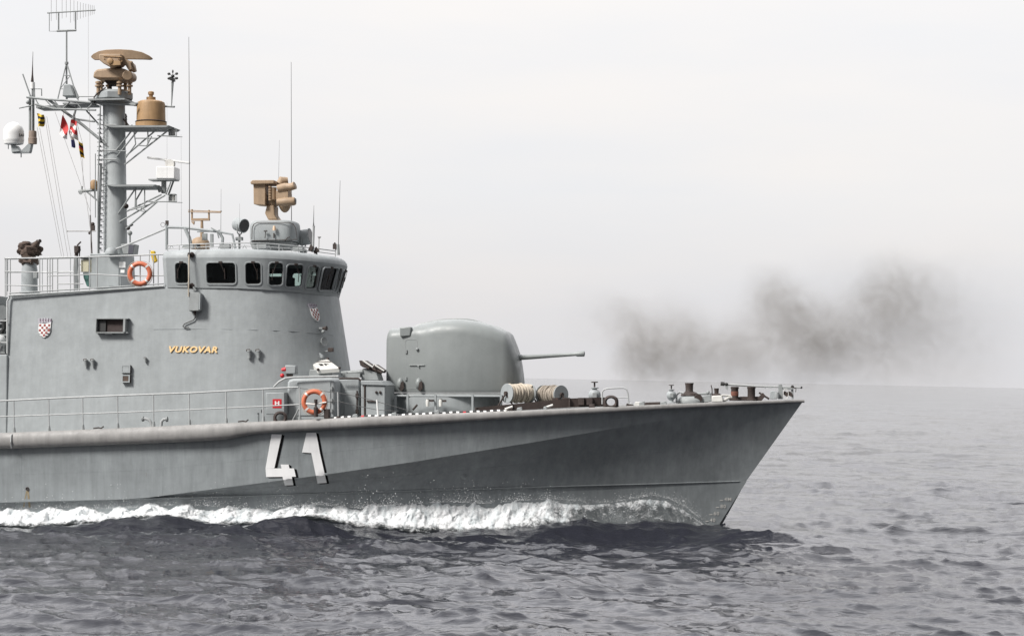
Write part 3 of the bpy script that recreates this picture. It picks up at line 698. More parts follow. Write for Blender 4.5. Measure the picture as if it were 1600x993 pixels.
mb = MB(); mb.tube([P(123, 299, 0), P(152, 296, 0)], .05); mb.tube([P(135, 299, 0), P(152, 313, 0)], .025); mb.tube([P(148, 297, 0), P(148, 308, 0)], .025); mb.tube([P(128, 291, 0), P(128, 300, 0)], .03); mb.lathe(P(126, 301, -.05), [(-.01, .06), (.01, .06)], (0, 1, 0), 12)
obj('small_yard', mb, GREY2, mast)
mb = MB(); mb.tube([P(105, 361, 0), P(150, 361, 0)], .016); mb.ball(P(105.5, 361, 0), .025); mb.ball(P(127, 361, 0), .02); obj('side_rod', mb, LWIRE, mast)
mb = MB(); mb.ball(P(145, 350, -.2), .06); mb.box(P(145, 356, -.2), .12, .08, .16); mb.ball(P(140, 364, -.2), .045); mb.tube([P(141, 336, -.2), P(146, 450, -.2)], .022); obj('lamp_cluster', mb, DARK, mast)
mb = MB(); mb.tube([P(155, 399, -.5), P(205, 380, -1.1), P(262, 356, -1.6)], .03); obj('stay_tube', mb, RAILM, mast)
# white hemispherical cap at mast foot
tag(obj('small_dome', MB().lathe(P(174, 397, -.9), [(0, .19), (.07, .19), (.14, .16), (.2, .09), (.22, .01)], n=22), GREY), 'small grey dome cap in front of the mast foot', 'dome')
r = thing('mast_floodlight', P(203, 398, -.3), 'boxy grey floodlight facing forward at the mast foot', 'floodlight')
obj('housing', MB().slab([(192, 382), (206, 381), (214, 382), (212, 398), (196, 398)], -.55, -.1), GREY2, r, bevel=.02)
obj('lens', MB().slab([(205, 383), (213, 383.5), (211.5, 397), (204, 397)], -.56, -.09), mat('lamp_glass', (.1, .1, .12), .15), r)
r = thing('mast_lamp', P(203, 375, -.2), 'small round lamp on a stem at the right of the mast', 'lamp')
obj('stem', MB().tube([P(203, 381, -.2), P(203, 366, -.2)], .03), GREY2, r); obj('globe', MB().ball(P(203, 364, -.2), .075), GREY2, r)

# ------------------------------------------------------------------ things on the mast
# log periodic aerial
r = thing('log_periodic_antenna', P(104, 155, 0), 'comb shaped aerial on a tall lattice tripod at top left of mast', 'antenna')
mb = MB(); topp = P(104, 98, 0)
for x, Y in ((90, -.25), (121, -.25), (105, .3)): mb.tube([topp, P(x, 155, Y)], .022)
for t_ in (.35, .72):
    q = [topp.lerp(P(x, 155, Y), t_) for x, Y in ((90, -.25), (121, -.25), (105, .3))]
    for i in range(3): mb.tube([q[i], q[(i+1) % 3]], .014, 6)
mb.tube([topp.lerp(P(90, 155, -.25), .72), topp.lerp(P(121, 155, -.25), .35)], .013, 6); mb.lathe(P(104, 99, 0), [(-.03, .06), (.04, .06)], n=10)
obj('tripod', mb, GREY2, r)
obj('pole', MB().tube([P(104, 155, 0), P(104, 49, 0)], [.03, .026]), GREY2, r)
mb = MB(); mb.tube([P(89, 48.5, 0), P(119, 47.5, 0)], .035); mb.tube([P(91.5, 48, 0), P(91.5, 20, 0)], .025); mb.tube([P(118, 47, 0), P(118, 18.5, 0)], .025); mb.tube([P(90, 49, 0), P(77, 49, 0), P(77, 21, 0)], .012, 6); obj('bracket', mb, GREY2, r)
mb = MB(); mb.tube([P(74, 20.5, 0), P(149, 16, 0)], .022); obj('boom', mb, GREY2, r)
mb = MB()
for k, x in enumerate((80, 88, 97, 103.5, 110, 115.5, 121, 125.5, 130, 134, 138, 141, 144, 147)):
    l = 30*(.86**k)+3; y = 20.5-(x-74)*.06; mb.tube([P(x, y-l, 0), P(x, y+l*(.9 if k > 3 else .4), 0)], .007, 5)
obj('element_rods', mb, LWIRE, r)
tag(obj('equipment_hood', MB().slab([(103, 133), (113, 133), (121, 152), (101, 152)], -.35, .1), GREY, bevel=.03), 'tapered grey equipment hood on the yard below the comb aerial', 'hood')
# short whip with white base
r = thing('whip_antenna', P(51, 150, -.2), 'short dark whip with white cylinder base on the end of the yard', 'antenna')
obj('base', MB().lathe(P(51, 139, -.2), [(0, .07), (.2, .07), (.2, .03)], n=14), WHITE, r); obj('post', MB().tube([P(51, 152, -.2), P(51, 138, -.2)], .035), GREY2, r)
obj('rod', MB().tube([P(50.5, 128, -.2), P(50.7, 116, -.2), P(51, 100, -.2), P(51.5, 81, -.2)], [.05, .025, .012, .006]), DARK, r)
# satellite dome
r = thing('satellite_dome', P(21, 240, -.3), 'white rounded satellite dome on a forked bracket left of mast', 'satellite dome')
ds = P(21.5, 226, -.3); s_ = .0187
prof = [(0, .22), (.02, .285), (.06, .30), (.09, .30), (.11, .312)]+[(.11+.24*k/4, .312) for k in range(1, 5)]+[(.35+.34*math.sin(q*math.pi/16), .312*math.cos(q*math.pi/16)+.002) for q in range(1, 9)]
obj('radome', MB().lathe(ds, prof, n=36), WHITE, r, ang=50)
mb = MB(); mb.slab([(20, 226), (27, 228), (33, 237), (21, 238.5)], -.45, -.15); mb.slab([(33, 238), (46, 225), (50.5, 225), (48, 237.5), (33, 239)], -.4, -.2); mb.box(P(34, 238.5, -.3), .55, .2, .035); mb.tube([P(13, 226, -.3), P(13, 233, -.3)], .015); mb.tube([P(33, 239, -.3), P(33, 246, -.3)], .018)
obj('bracket', mb, GREY, r)
bm_ = MB(); dome_b = MB().lathe(ds, prof, n=48); bvh_dome = BVHTree.FromPolygons(dome_b.v, dome_b.f)
text('dome_marking', 'SAI', 29.5, 213.5, 37.3, 4.6, bvh_dome, .006, BLACK, r, bold=.03)
tag(obj('rusty_canister', MB().lathe(P(51, 225, -.3), [(0, .13), (.18, .135), (.2, .12), (.36, .12), (.4, .11)], n=16), mat('rusty_tan', (.27, .21, .17), .7, var=.2, scale=9, rust=.35)), 'weathered tan canister between dome bracket and yard hangers', 'canister')
# flags
def flag(name, pts4, bands, label, Y=-.4):
    """pts4: corner pixels tl,tr,br,bl ; bands: materials along v"""
    r = thing(name, P(*pts4[0], Y), label, 'signal flag', 'signal flags on the halyards'); nb = len(bands)
    q = [P(*p, Y) for p in pts4]
    for b, m_ in enumerate(bands):
        mb = MB(); rings = []
        for i in range(7):
            v = (b+i/6)/nb; row = []
            for j in range(9):
                u = j/8; p = (q[0].lerp(q[1], u)).lerp(q[3].lerp(q[2], u), v); p = p+Vector((0, .07*math.sin(5.5*u+3*v+pts4[0][0]), .015*math.sin(7*u))); row.append(p)
            rings.append(row)
        back = [[p+Vector((0, .006, 0)) for p in row] for row in rings]
        mb.loops([a+list(reversed(c_)) for a, c_ in zip(rings, back)]); obj('band', mb, m_, r)
flag('signal_flag', [(57, 177), (69, 180), (69, 196), (60, 199)], [YEL, FBLACK, YEL, FBLACK, YEL], 'yellow and black striped signal flag nearest the white dome')
flag('signal_flag', [(99, 180), (108, 203), (104, 218), (91, 209)], [FRED, FRED, FWHITE], 'crumpled red signal flag hanging left of the white one')
flag('signal_flag', [(112, 187), (121, 190), (121, 220), (106, 206)], [FRED, FWHITE, FRED, FWHITE], 'white and red signal flag right of the red one')
flag('signal_flag', [(107, 206), (113, 206), (117, 230), (112, 231)], [FWHITE, FBLUE], 'blue tipped narrow signal flag hanging below the white and red one')
flag('signal_flag', [(122, 219), (128, 224), (133.5, 248), (127, 246)], [YEL, FBLACK, FRED, YEL, FBLACK, YEL], 'lowest small yellow, black and red signal flag nearest the mast')
for k, (a, b) in enumerate([((58, 199), (96, 400)), ((62, 200), (100, 402)), ((70, 182), (106, 402)), ((73, 182), (111, 402)), ((86, 175), (141, 330)), ((120, 200), (144, 380)), ((99, 176), (100, 186)), ((116, 176), (129, 225)), ((129, 248), (130, 292)), ((138, 20), (138, 160)), ((140, 160), (142, 430))]):
    tag(obj('halyard', MB().tube([P(*a, -.4), P(*b, -.4)], .0065 if k != 9 else .004, 5), LWIRE), ['leftmost halyard line from the yard down to the roof railing', 'second halyard line from the left', 'third halyard line from the left', 'fourth halyard line from the left', 'slanting halyard ending at the small tan drum', 'halyard running close beside the mast ladder', 'short halyard above the red flag', 'halyard carrying the white and red flag', 'halyard below the lowest signal flag', 'hair thin wire rising above the mast head', 'halyard just left of the mast cable run'][k], 'halyard', 'thin halyards left of the mast')
# surveillance radar on the mast head
r = thing('search_radar', P(180, 146, 0), 'tan search radar with wide curved reflector on the mast head', 'radar')
mb = MB(); q = [(142, 89), (146, 84), (154, 80), (165, 77.8), (185, 77), (205, 78), (222, 81.5), (233, 87), (237, 91), (234, 92.8), (222, 92), (200, 92), (160, 93), (145, 93)]
# curved reflector: solid blade with bowed plan
rings = []
for k in range(25):
    x = 142+95*k/24; tY = ip(x, [(142, 88), (146, 84), (154, 80), (165, 77.8), (185, 77), (205, 78), (222, 81.5), (233, 87), (237, 90.5)]); bY = ip(x, [(142, 90), (144, 93), (160, 93), (200, 92), (222, 92.3), (233, 92.8), (237, 91.5)])
    bow = .12*((x-189)/47)**2; yA_ = -.25-.25+bow*1.0
    rings.append([P(x, tY, yA_)+Vector((0, d_, 0)) for d_ in (0, .10)]+[P(x, bY, yA_)+Vector((0, d_, 0)) for d_ in (.16, .04)])
obj('reflector', MB().loops(rings), TAN, r, bevel=.01)
mb = MB(); mb.slab([(160, 87), (194, 87), (194, 97), (188, 103), (178, 108), (167, 102), (160, 96)], -.75, -.1); obj('feed_housing', mb, TAN, r, bevel=.03)
mb = MB(); mb.lathe(P(173, 96, -.75), [(0, .09), (.1, .09), (.12, .05)], (0, -1, 0), 14); mb.box(P(180, 99, -.78), .35, .08, .12); mb.tube([P(162, 88, -.76), P(190, 89, -.76)], .018)
for k in range(6): mb.ball(P(163+k*5.5, 92+(k % 2)*4, -.76), .02)
obj('feed_horn', mb, TAN2, r)
mb = MB(); mb.tube([P(178, 112, -.2), P(178, 104, -.2)], [.22, .08], 16); mb.tube([P(186, 107, -.2), P(198, 112, -.3)], .04); mb.slab([(196, 92), (204, 96), (208, 100), (210, 110), (205, 112), (200, 104), (195, 100)], -.5, 0); mb.tube([P(196, 97, -.4), P(205, 98, -.4), P(209, 108, -.3), P(202, 111, -.3)], .06)
obj('waveguide', mb, TAN, r, bevel=.01)
mb = MB(); mb.slab([(152, 125), (154, 116), (158, 111.5), (175, 110), (198, 110), (205, 112), (208, 118), (206, 125), (195, 127), (165, 127)], -.5, .4); b_ = obj('turntable', mb, TAN, r, bevel=.06)
obj('gear_cover', MB().tube([P(199, 118, -.62), P(199, 118, .4)], .15, 20), TAN, b_, bevel=.02)
for x, Y in ((153.5, -.45), (187, -.5), (202.5, -.3), (170, .4), (196, .45), (158, .3)):
    mb = MB(); mb.tube([P(x, 148, Y), P(x, 127, Y)], .055, 12); mb.lathe(P(x, 134, Y), [(-.03, .10), (.02, .10)], n=12); mb.lathe(P(x, 129, Y), [(-.03, .09), (.02, .09)], n=12); obj('support_leg', mb, TAN, r)
obj('leg_brace', MB().tube([P(187, 140, -.4), P(203, 142, -.4)], .02), TAN, r)
mb = MB(); mb.slab([(166, 127), (190, 127), (184, 134), (172, 134)], -.2, .2); mb.tube([P(165, 137, -.5), P(152, 146, -.5), P(147, 152, -.5), P(148, 161, -.5)], .022); mb.tube([P(172, 134, 0), P(172, 147, 0)], .06)
obj('cable', mb, DARK, r)
# tan drum
r = thing('tan_drum', P(236, 200, 0), 'large tan cylindrical drum with capped top on the upper bracket', 'drum')
bz = P(236, 199, 0)
obj('drum_body', MB().lathe(bz, [(0, .47), (.14, .475), (.15, .44), (.18, .44), (.7, .43), (.76, .41), (.80, .34)], n=40), TAN2, r)
obj('band', MB().lathe(bz, [(.15, .45), (.17, .485), (.19, .45)], n=40), DARK, r)
obj('cap', MB().lathe(bz, [(.78, .14), (.92, .14), (.93, .06), (.99, .06), (1.0, .09), (1.08, .09), (1.1, .06)], n=20), TAN2, r)
# wind sensor
r = thing('wind_sensor', P(268, 165, 0), 'six bladed black wind sensor on a thin pole right of radar', 'wind sensor')
obj('pole', MB().tube([P(268, 166, 0), P(269, 143, 0), P(269.5, 128, 0)], [.014, .03, .045]), GREY2, r)
hub = P(270, 119, -.05); mb = MB(); mb.ball(hub, .05)
for k in range(6):
    q = math.pi/6+k*math.pi/3; dd = Vector((math.cos(q), 0, math.sin(q))); mb.tube([hub, hub+dd*.09], .01, 5); nn = Vector((0, 1, 0))
    mb.ball(hub+dd*.14, .055, (.5+.5*abs(dd.x), .3, .5+.5*abs(dd.z)), 10, 6)
obj('blades', mb, BLACK, r); obj('tail', MB().box(P(269.5, 124, .1), .06, .4, .1), BLACK, r)
# navigation radar
r = thing('navigation_radar', P(262, 282, 0), 'white boxed navigation radar with tilted bar aerial on the middle bracket', 'radar')
obj('gearbox', MB().slab([(248, 261), (277, 261.5), (277.5, 281), (248, 280.5)], -.28, .28), WHITE, r, bevel=.03)
a, b = P(229, 245.5, -.15), P(298, 255.5, .15)
mb = MB(); ax = (b-a).normalized(); mm = Matrix.Rotation(math.atan2(-(b-a).z, (b-a).x), 3, 'Y'); mb.box((a+b)/2, (b-a).length, .12, .06, mm); obj('scanner_bar', mb, WHITE, r, bevel=.015)
mb = MB(); mb.tube([P(265, 261, 0), P(265, 254, 0)], .07); mb.lathe(P(265, 256, -.1), [(0, .14), (.15, .14)], (0, 1, 0), 18); mb.tube([P(258, 249, 0), P(264, 257, 0)], .05); obj('scanner_mount', mb, DIRTYW, r)
for yy, lab in ((207, 'small masthead lamp at the tip of the upper bracket'), (309.5, 'small masthead lamp at the tip of the middle bracket')):
    r = thing('masthead_lamp', P(270, yy+7, 0), lab, 'lamp', 'masthead lamps on bracket tips')
    mb = MB(); mb.box(P(270, yy-5.5, 0), .2, .2, .03); mb.box(P(270, yy+5.5, 0), .2, .2, .03); mb.box(P(265.5, yy, 0), .03, .2, .2); mb.tube([P(276, yy-5, -.08), P(276, yy+5, -.08)], .01); mb.tube([P(262, yy+6, 0), P(285, yy+7, 0)], .012); obj('cage', mb, GREY2, r)
    obj('lens', MB().tube([P(271, yy+4.5, 0), P(271, yy-4.5, 0)], .065, 14), mat('lens', (.5, .5, .48), .2), r)
r = thing('tan_canister', P(147, 296, -.1), 'small tan canister beside the mast above the small yard', 'canister')
obj('can', MB().lathe(P(147, 295.5, -.1), [(0, .11), (.02, .12), (.2, .12), (.27, .08), (.29, .03)], n=18), TAN2, r)

# ------------------------------------------------------------------ roof platform things
r = thing('covered_gun', P(46, 458, -1.2), 'brown canvas covered gun on a grey pedestal at far left', 'covered gun')
obj('pedestal', MB().lathe(P(46, 458, -1.2), [(0, .3), (.04, .3), (.06, .25), (.72, .24), (.95, .2)], n=24), GREY, r)
obj('pedestal_box', MB().box(P(56, 430, -1.45), .14, .12, .2), GREY2, r, bevel=.02)
def lumpy(cx, cy, rx, ry, seed, rz=.25, n=28, m=18, amp=.3):
    mb = MB(); c = P(cx, cy, -1.2); s = .0185; vs = []; fs = []
    for i in range(m+1):
        for j in range(n):
            th = math.pi*i/m; q = 2*math.pi*j/n; d = Vector((math.sin(th)*math.cos(q), math.sin(th)*math.sin(q), math.cos(th)))
            k = 1+amp*(float(fbm(np.array([d.x*2.2+9+seed]), np.array([d.z*2.2+d.y*1.7+20]), seed, 4))); ex = .75
            f_ = lambda a: math.copysign(abs(a)**ex, a)
            vs.append(c+Vector((f_(d.x)*rx*s*k, f_(d.y)*rz*k, f_(d.z)*ry*s*k)))
    for i in range(m):
        for j in range(n): fs.append((i*n+j, (i+1)*n+j, (i+1)*n+(j+1) % n, i*n+(j+1) % n))
    return mb.add(vs, fs)
mb = lumpy(47, 391, 17, 9.5, 3, amp=.6); l4 = lumpy(45, 400, 10, 7, 15, amp=.5); mb.add(l4.v, l4.f); l2 = lumpy(45, 408, 14.5, 6.5, 5, amp=.6); mb.add(l2.v, l2.f); l3 = lumpy(40, 384, 9, 7, 8); mb.add(l3.v, l3.f); mb.tube([P(54, 386, -1.3), P(60, 377, -1.4)], [.12, .07], 12)
obj('canvas_cover', mb, BROWN, r)
obj('muzzle', MB().tube([P(50, 382, -1.3), P(63, 376, -1.45)], [.05, .055]), DARK, r); obj('sight_ring', MB().tube([P(43, 381, -1.3), P(56, 379, -1.3)], .012), WIRE, r)
r = thing('sighting_post', P(119, 452, -1.0), 'dark bearing sight on a post beside the roof railing', 'sight')
obj('post', MB().tube([P(118.5, 453, -1), P(118.5, 418, -1), P(119, 402, -1)], [.07, .09, .07]), GREY2, r)
obj('sight', MB().slab([(117, 384), (124, 384), (125, 391), (121, 396), (117.5, 396)], -1.1, -.9), DARK, r, bevel=.02); mb = MB(); mb.tube([P(121, 383, -1), P(126, 378, -1.1)], .025); mb.tube([P(119, 400, -1), P(121, 388, -1)], .06); mb.tube([P(125, 384, -1), P(124, 402, -1)], .018); obj('handles', mb, DARK, r)
r = thing('cable_box', P(134, 452, -2.3), 'cream electrical box with dark green cover below on the roof railing', 'electrical box')
obj('box', MB().slab([(128.5, 406), (141, 405.5), (141, 425), (128.5, 425)], -2.55, -2.3), BEIGE, r, bevel=.015); obj('green_cover', MB().slab([(131, 426), (139, 426), (140, 448), (137, 447), (132, 434)], -2.5, -2.35), GREEN, r)
obj('lid', MB().slab([(129, 401), (141, 400), (141, 404.5), (129, 405)], -2.6, -2.25), GREY2, r); obj('hose', MB().tube([P(128, 412, -2.4), P(124, 414, -2.4), P(122.5, 425, -2.4), P(123, 452, -2.4)], .022), RAILM, r)
r = thing('yellow_lamp', P(241, 412, -2.2), 'yellow hand lamp hung near the wheelhouse corner', 'lamp')
obj('body', MB().slab([(236, 392), (242, 392), (243.5, 401), (246, 408), (240, 411), (237, 400)], -2.3, -2.15), YEL, r, bevel=.02); obj('hook', MB().tube([P(233, 391, -2.2), P(237, 393, -2.2)], .015), GREY2, r); obj('strap', MB().tube([P(234, 393, -2.2), P(233, 410, -2.2)], .01), GREY2, r)
# aft structures at the far left edge
r = thing('aft_machinery', P(2, 552, -2.2), 'dark grey deck machinery seen at the left edge behind a rail post', 'machinery')
obj('casing', MB().slab([(-60, 463), (9, 463), (10, 476), (7, 482), (7, 500), (-60, 500)], -2.3, -1.2), GREY2, r, bevel=.03)
obj('drum', MB().tube([P(2, 488, -2.6), P(2, 488, -1.5)], .22, 20), GREY2, r); obj('hose', MB().tube([P(-4, 494, -2.55), P(6, 497, -2.5), P(7, 512, -2.5), P(2, 520, -2.5)], .06), BLACK, r); obj('base', MB().slab([(-60, 500), (5, 500), (7, 553), (-60, 553)], -2.2, -1.2), DECK, r)
for k in range(4): obj('slat', MB().box(P(2, 505+k*9, -2.3), .4, .1, .05), GREY2, r)
r = thing('life_raft_canister', P(-6, 553, -2.8), 'white rounded raft canister cut by the left picture edge', 'raft canister')
obj('shell', MB().tube([P(-60, 538, -2.6), P(-3, 537, -2.6), P(4, 537, -2.6), P(7, 538, -2.6)], [.3, .3, .25, .12], 24), WHITE, r, ang=60); obj('cradle', MB().slab([(-3, 540), (10, 541), (11, 552), (-3, 552)], -2.75, -2.4), GREY2, r); obj('strap', MB().tube([P(-2, 521, -2.6), P(-2, 537, -2.93), P(-2, 553, -2.6)], .02), BLACK, r)
mb = MB(); mb.tube([P(15, 464, -2.7), P(11.5, 470, -2.75), P(11.5, 552, -2.85)], .03)
for yy in (501, 535): mb.tube([P(-60, yy, -2.8), P(12, yy, -2.8)], .02)
tag(obj('corner_rail', mb, RAILM), 'bent grey pipe rail at the aft corner of the deckhouse', 'railing')

# ------------------------------------------------------------------ wheelhouse roof things
# gantry frame
r = thing('roof_gantry', P(300, 388, -1.6), 'bent grey tube gantry on the wheelhouse roof left of the searchlight', 'gantry')
mb = MB(); Yg = -1.6
mb.tube([P(260.5, 390, Yg), P(260.5, 350, Yg)], .045); mb.tube([P(262, 355, Yg), P(288, 355.5, Yg), P(343, 362, Yg)], .04); mb.tube([P(289, 356, Yg), P(296, 372, Yg), P(299, 388, Yg)], .055); mb.tube([P(341, 360, Yg), P(348, 372, Yg), P(347, 388, Yg)], .045); mb.tube([P(343, 362, Yg), P(363, 366, Yg), P(368, 388, Yg)], .035); mb.tube([P(308, 362, Yg), P(338, 361, Yg)], .02)
obj('frame', mb, GREY, r); mb = MB(); mb.box(P(261, 348, Yg), .08, .08, .13); k = 14; mb.tube([P(254.5+3.4*math.cos(i/k*6.28), 351+3.4*math.sin(i/k*6.28), Yg) for i in range(k)], .006, 5, closed=True); obj('whip_mount', mb, DARK, r)
mb = MB(); mb.tube([P(330, 356, Yg-.1), P(339, 361, Yg-.1), P(342, 372, Yg-.1)], .02); mb.box(P(331, 376, Yg), .08, .1, .4); mb.ball(P(331, 368, Yg), .05); mb.box(P(320, 370, Yg+.3), .14, .1, .2); obj('fitting', mb, GREY2, r)
# tan frame aerial
r = thing('frame_antenna', P(314, 388, -.9), 'tan U shaped frame aerial on a post above the wheelhouse roof', 'antenna')
mb = MB(); Yf = -.9; mb.box(P(313.5, 343, Yf), .56, .1, .07); mb.tube([P(300, 344, Yf), P(300, 327, Yf)], .03); mb.tube([P(326.5, 344, Yf), P(326.5, 328, Yf)], .03); mb.tube([P(294, 331, Yf-.05), P(345, 332, Yf-.05)], .016); mb.tube([P(294, 328.5, Yf+.1), P(345, 330.5, Yf+.1)], .014)
mb.lathe(P(345, 331, Yf), [(0, .035), (.03, .035)], n=8); mb.slab([(299, 346), (304, 346), (303, 351)], Yf-.05, Yf+.05); obj('frame', mb, TAN, r); obj('post', MB().tube([P(315.5, 372, Yf), P(315.5, 345, Yf)], [.06, .04]), TAN, r)
obj('mount', MB().lathe(P(313, 389, Yf), [(0, .28), (.2, .28), (.3, .22), (.36, .1)], n=20), TAN, r); obj('hatch', MB().box(P(309, 384, Yf-.28), .12, .03, .14), BLACK, r)
# searchlights
def searchlight(cx, cy, axis, Y, label, rr_=.2, ln=.36):
    r = thing('searchlight', P(cx+3, 389, Y), label, 'searchlight', 'searchlights on the wheelhouse roof'); ax = Vector(axis).normalized(); c = P(cx, cy, Y)
    obj('lamp_drum', MB().lathe(c-ax*ln/2, [(0, rr_*.7), (.05, rr_*.92), (.12, rr_), (ln, rr_), (ln+.01, rr_*1.06), (ln+.03, rr_*1.06)], ax, 28), GREY, r)
    obj('lens', MB().lathe(c+ax*(ln/2+.005), [(0, rr_*.9), (.035, rr_*.9)], ax, 28), mat('searchlight_lens', (.06, .06, .065), .15), r)
    mb = MB(); mb.tube([c-Vector((0, rr_+.03, 0)), c-Vector((0, rr_+.02, .25)), c-Vector((0, 0, .3)), c+Vector((0, rr_+.02, -.25)), c+Vector((0, rr_+.03, 0))], .02); mb.tube([c-Vector((0, 0, .29)), Vector((c.x, c.y, P(cx, 389, Y).z))], .035); mb.box(c-Vector((0, 0, .42)), .2, .14, .1); obj('yoke', mb, GREY2, r)
searchlight(374, 351, (.75, -.45, -.2), -1.4, 'tilted grey searchlight drum left of the director housing')
searchlight(474, 371, (.9, -.1, .12), .5, 'upright grey searchlight partly behind the director housing', .24, .4)
# director pedestal & director
r = thing('fire_control_director', P(429, 389, 0), 'tan fire control director head on a rounded grey housing', 'director')
mb = MB(); rings = []
for zz, k in ((378, .97), (372, 1), (356, 1), (351, .98), (348, .94), (346.3, .86)):
    ring = []
    for i in range(40):
        q = 2*math.pi*i/40; e2 = .45; cx_ = math.copysign(abs(math.cos(q))**e2, math.cos(q)); cy_ = math.copysign(abs(math.sin(q))**e2, math.sin(q)); p = P(430, zz, 0); ring.append(p+Vector((cx_*.70*k, cy_*.66*k, 0)))
    rings.append(ring)
obj('housing', MB().loops(rings), GREY, r); obj('trim', MB().loops([[v+Vector((0, 0, .004)) for v in inset(rings[0], 0)], [v+Vector((0, 0, .03)) for v in [Vector(((q.x-rings[0][0].x), 0, 0))*0+q for q in rings[1]]]]), DARK, r) if False else None
mb = MB(); pts = []
for x, y in ((393.5, 374), (394, 356), (396.5, 350.5), (402, 347.5), (452, 347.5), (458, 350), (462, 356), (464, 374), (393.5, 376)): pts.append(P(x, y, -.68))
mb.tube(pts, .012, 6); obj('housing_trim', mb, DARK, r)
obj('plinth', MB().slab([(396, 379), (462, 379), (458, 390), (400, 390)], -.45, .45), GREY2, r)
mb = MB(); mb.lathe(P(430, 347, 0), [(0, .28), (.05, .28), (.06, .2)], n=24); mb.slab([(417, 334), (420, 322), (431, 322), (432, 336), (437, 344), (422, 344)], -.25, .25); mb.slab([(421, 322), (424, 300), (432, 300), (432, 322)], -.2, .2); obj('neck', mb, TAN, r, bevel=.03)
obj('radar_cabinet', MB().slab([(400.5, 290), (419, 288), (419, 322), (401, 320.5)], -.4, .3), TAN, r, bevel=.015); obj('cabinet_lid', MB().slab([(397, 287), (400, 283.5), (434, 283.5), (434, 289), (398, 290)], -.5, .4), TAN, r, bevel=.02)
mb = MB(); mb.tube([P(426, 293, -.3), P(426, 312, -.3)], .12, 14)
for k in range(6): mb.lathe(P(422, 292+k*4, -.42), [(-.02, .05), (.02, .05)], n=8)
obj('cable_joint', mb, TAN, r)
mb = MB(); mb.lathe(P(446, 303, .15), [(-.45, .36), (-.1, .50), (.05, .50), (.12, .44)], (1, 0, -.1), 32) if False else mb.ball(P(445, 309, 0), .36, (.6, .85, 1.25), 24, 14); d1 = obj('tracker_dish', mb, TAN, r)
obj('sensor_top', MB().tube([P(436, 288, -.35), P(440, 283, -.3), P(450, 282, -.25)], [.1, .15, .1], 16), TAN, r)
mb = MB(); mb.tube([P(434, 295, -.5), P(445, 292.5, -.5), P(455, 292, -.5), P(461, 289.5, -.52)], [.12, .13, .11, .12], 16); mb.tube([P(433, 316, -.5), P(446, 315, -.5), P(459, 314.5, -.5), P(461.5, 314, -.5)], [.11, .13, .13, .11], 16); mb.slab([(434, 299), (453, 299), (453, 313), (434, 313)], -.55, -.1)
obj('camera_tube', mb, TAN, r, bevel=.01); obj('camera_lens', MB().lathe(P(461, 314, -.5), [(0, .08), (.025, .08)], (1, 0, 0), 14), BLACK, r)
mb = MB(); mb.tube([P(414, 372, -.7), P(415, 362, -.75), P(417, 360, -.75)], .012); mb.box(P(415, 361, -.75), .1, .06, .03); mb.tube([P(445, 376, -.7), P(450, 371, -.75), P(453, 370, -.75)], .014); mb.tube([P(428, 364, -.7), P(428, 372, -.7)], .02); obj('bracket', mb, DARK, r)
obj('beacon', MB().lathe(P(428.5, 360, -.75), [(0, .05), (.06, .05), (.14, .03)], n=12), mat('beacon_amber', (.7, .5, .35), .3), r)
# whips
def whip(x0, y0, x1, y1, Y, label, r_=.014, base=None):
    r = thing('whip_antenna', P(x0, y0, Y), label, 'antenna', 'thin whip antennas on the ship')
    a, b = P(x0, y0, Y), P(x1, y1, Y); obj('rod', MB().tube([a, a.lerp(b, .5), b], [r_, r_*.7, r_*.45], 6), WIRE, r)
    if base: obj('base', MB().tube([a-Vector((0, 0, .12)), a+Vector((0, 0, base))], [.05, .035], 10), GREY2, r)
whip(455.5, 382, 455, 97, 1.3, 'tall whip rising behind the tan director head', .014)
whip(434, 345, 436.5, 219, -.1, 'shorter whip just left of the tall one at the director', .007)
whip(345, 361, 345.5, 295, -1.6, 'thin whip on the gantry near the searchlight', .007)
whip(374, 385, 374.5, 318, -1.7, 'very thin whip in front of the searchlight', .005)
whip(528.5, 392, 531.5, 282, -.1, 'dark whip at the front corner of the wheelhouse roof', .012, .2)
whip(261, 350, 261, 160, -1.6, 'faint pale wire antenna between mast brackets and gantry', .004)
whip(283.5, 383, 283, 210, 1.2, 'faint wire antenna just left of the long wire antenna', .004)
r = thing('stub_antenna', P(489.5, 392, -1.2), 'stout stub antenna with thin tip near the front of the roof', 'antenna')
obj('base', MB().tube([P(489, 392, -1.2), P(490, 356, -1.2), P(490, 353, -1.2)], [.035, .035, .045]), RAILM, r); obj('tip', MB().tube([P(490, 356, -1.2), P(490, 347, -1.2), P(490.5, 321, -1.2)], [.03, .012, .004]), WIRE, r)
r = thing('mushroom_antenna', P(498, 393, -1.0), 'small white mushroom antenna right of the stub antenna', 'antenna')
obj('stem', MB().tube([P(498, 394, -1), P(498.5, 372, -1)], .014), DIRTYW, r); obj('cap', MB().lathe(P(499, 372, -1), [(0, .03), (.04, .06), (.06, .02)], n=12), DIRTYW, r)
r = thing('long_wire_antenna', P(297, 465, -2.95), 'long vertical wire antenna held by two rusty insulators beside the wheelhouse', 'antenna')
obj('wire', MB().tube([P(295, 58, -3.0), P(296, 200, -3.0), P(296, 398, -3.0)], [.006, .011, .014], 6), WIRE, r); obj('lower_wire', MB().tube([P(295.5, 398, -3.0), P(294.5, 463, -3.0)], .02, 6), ROPE, r)
for y in (398, 446.5): obj('insulator', MB().lathe(P(300, y, -2.86), [(-.06, .05), (-.02, .05), (-.02, .085), (.03, .085), (.03, .05), (.08, .05), (.08, .075), (.12, .06)], (-.7, -.6, 0), 16), DARK, r)
obj('hook', MB().tube([P(302, 448, -2.9), P(306, 454, -2.9)], .03), GREY2, r)
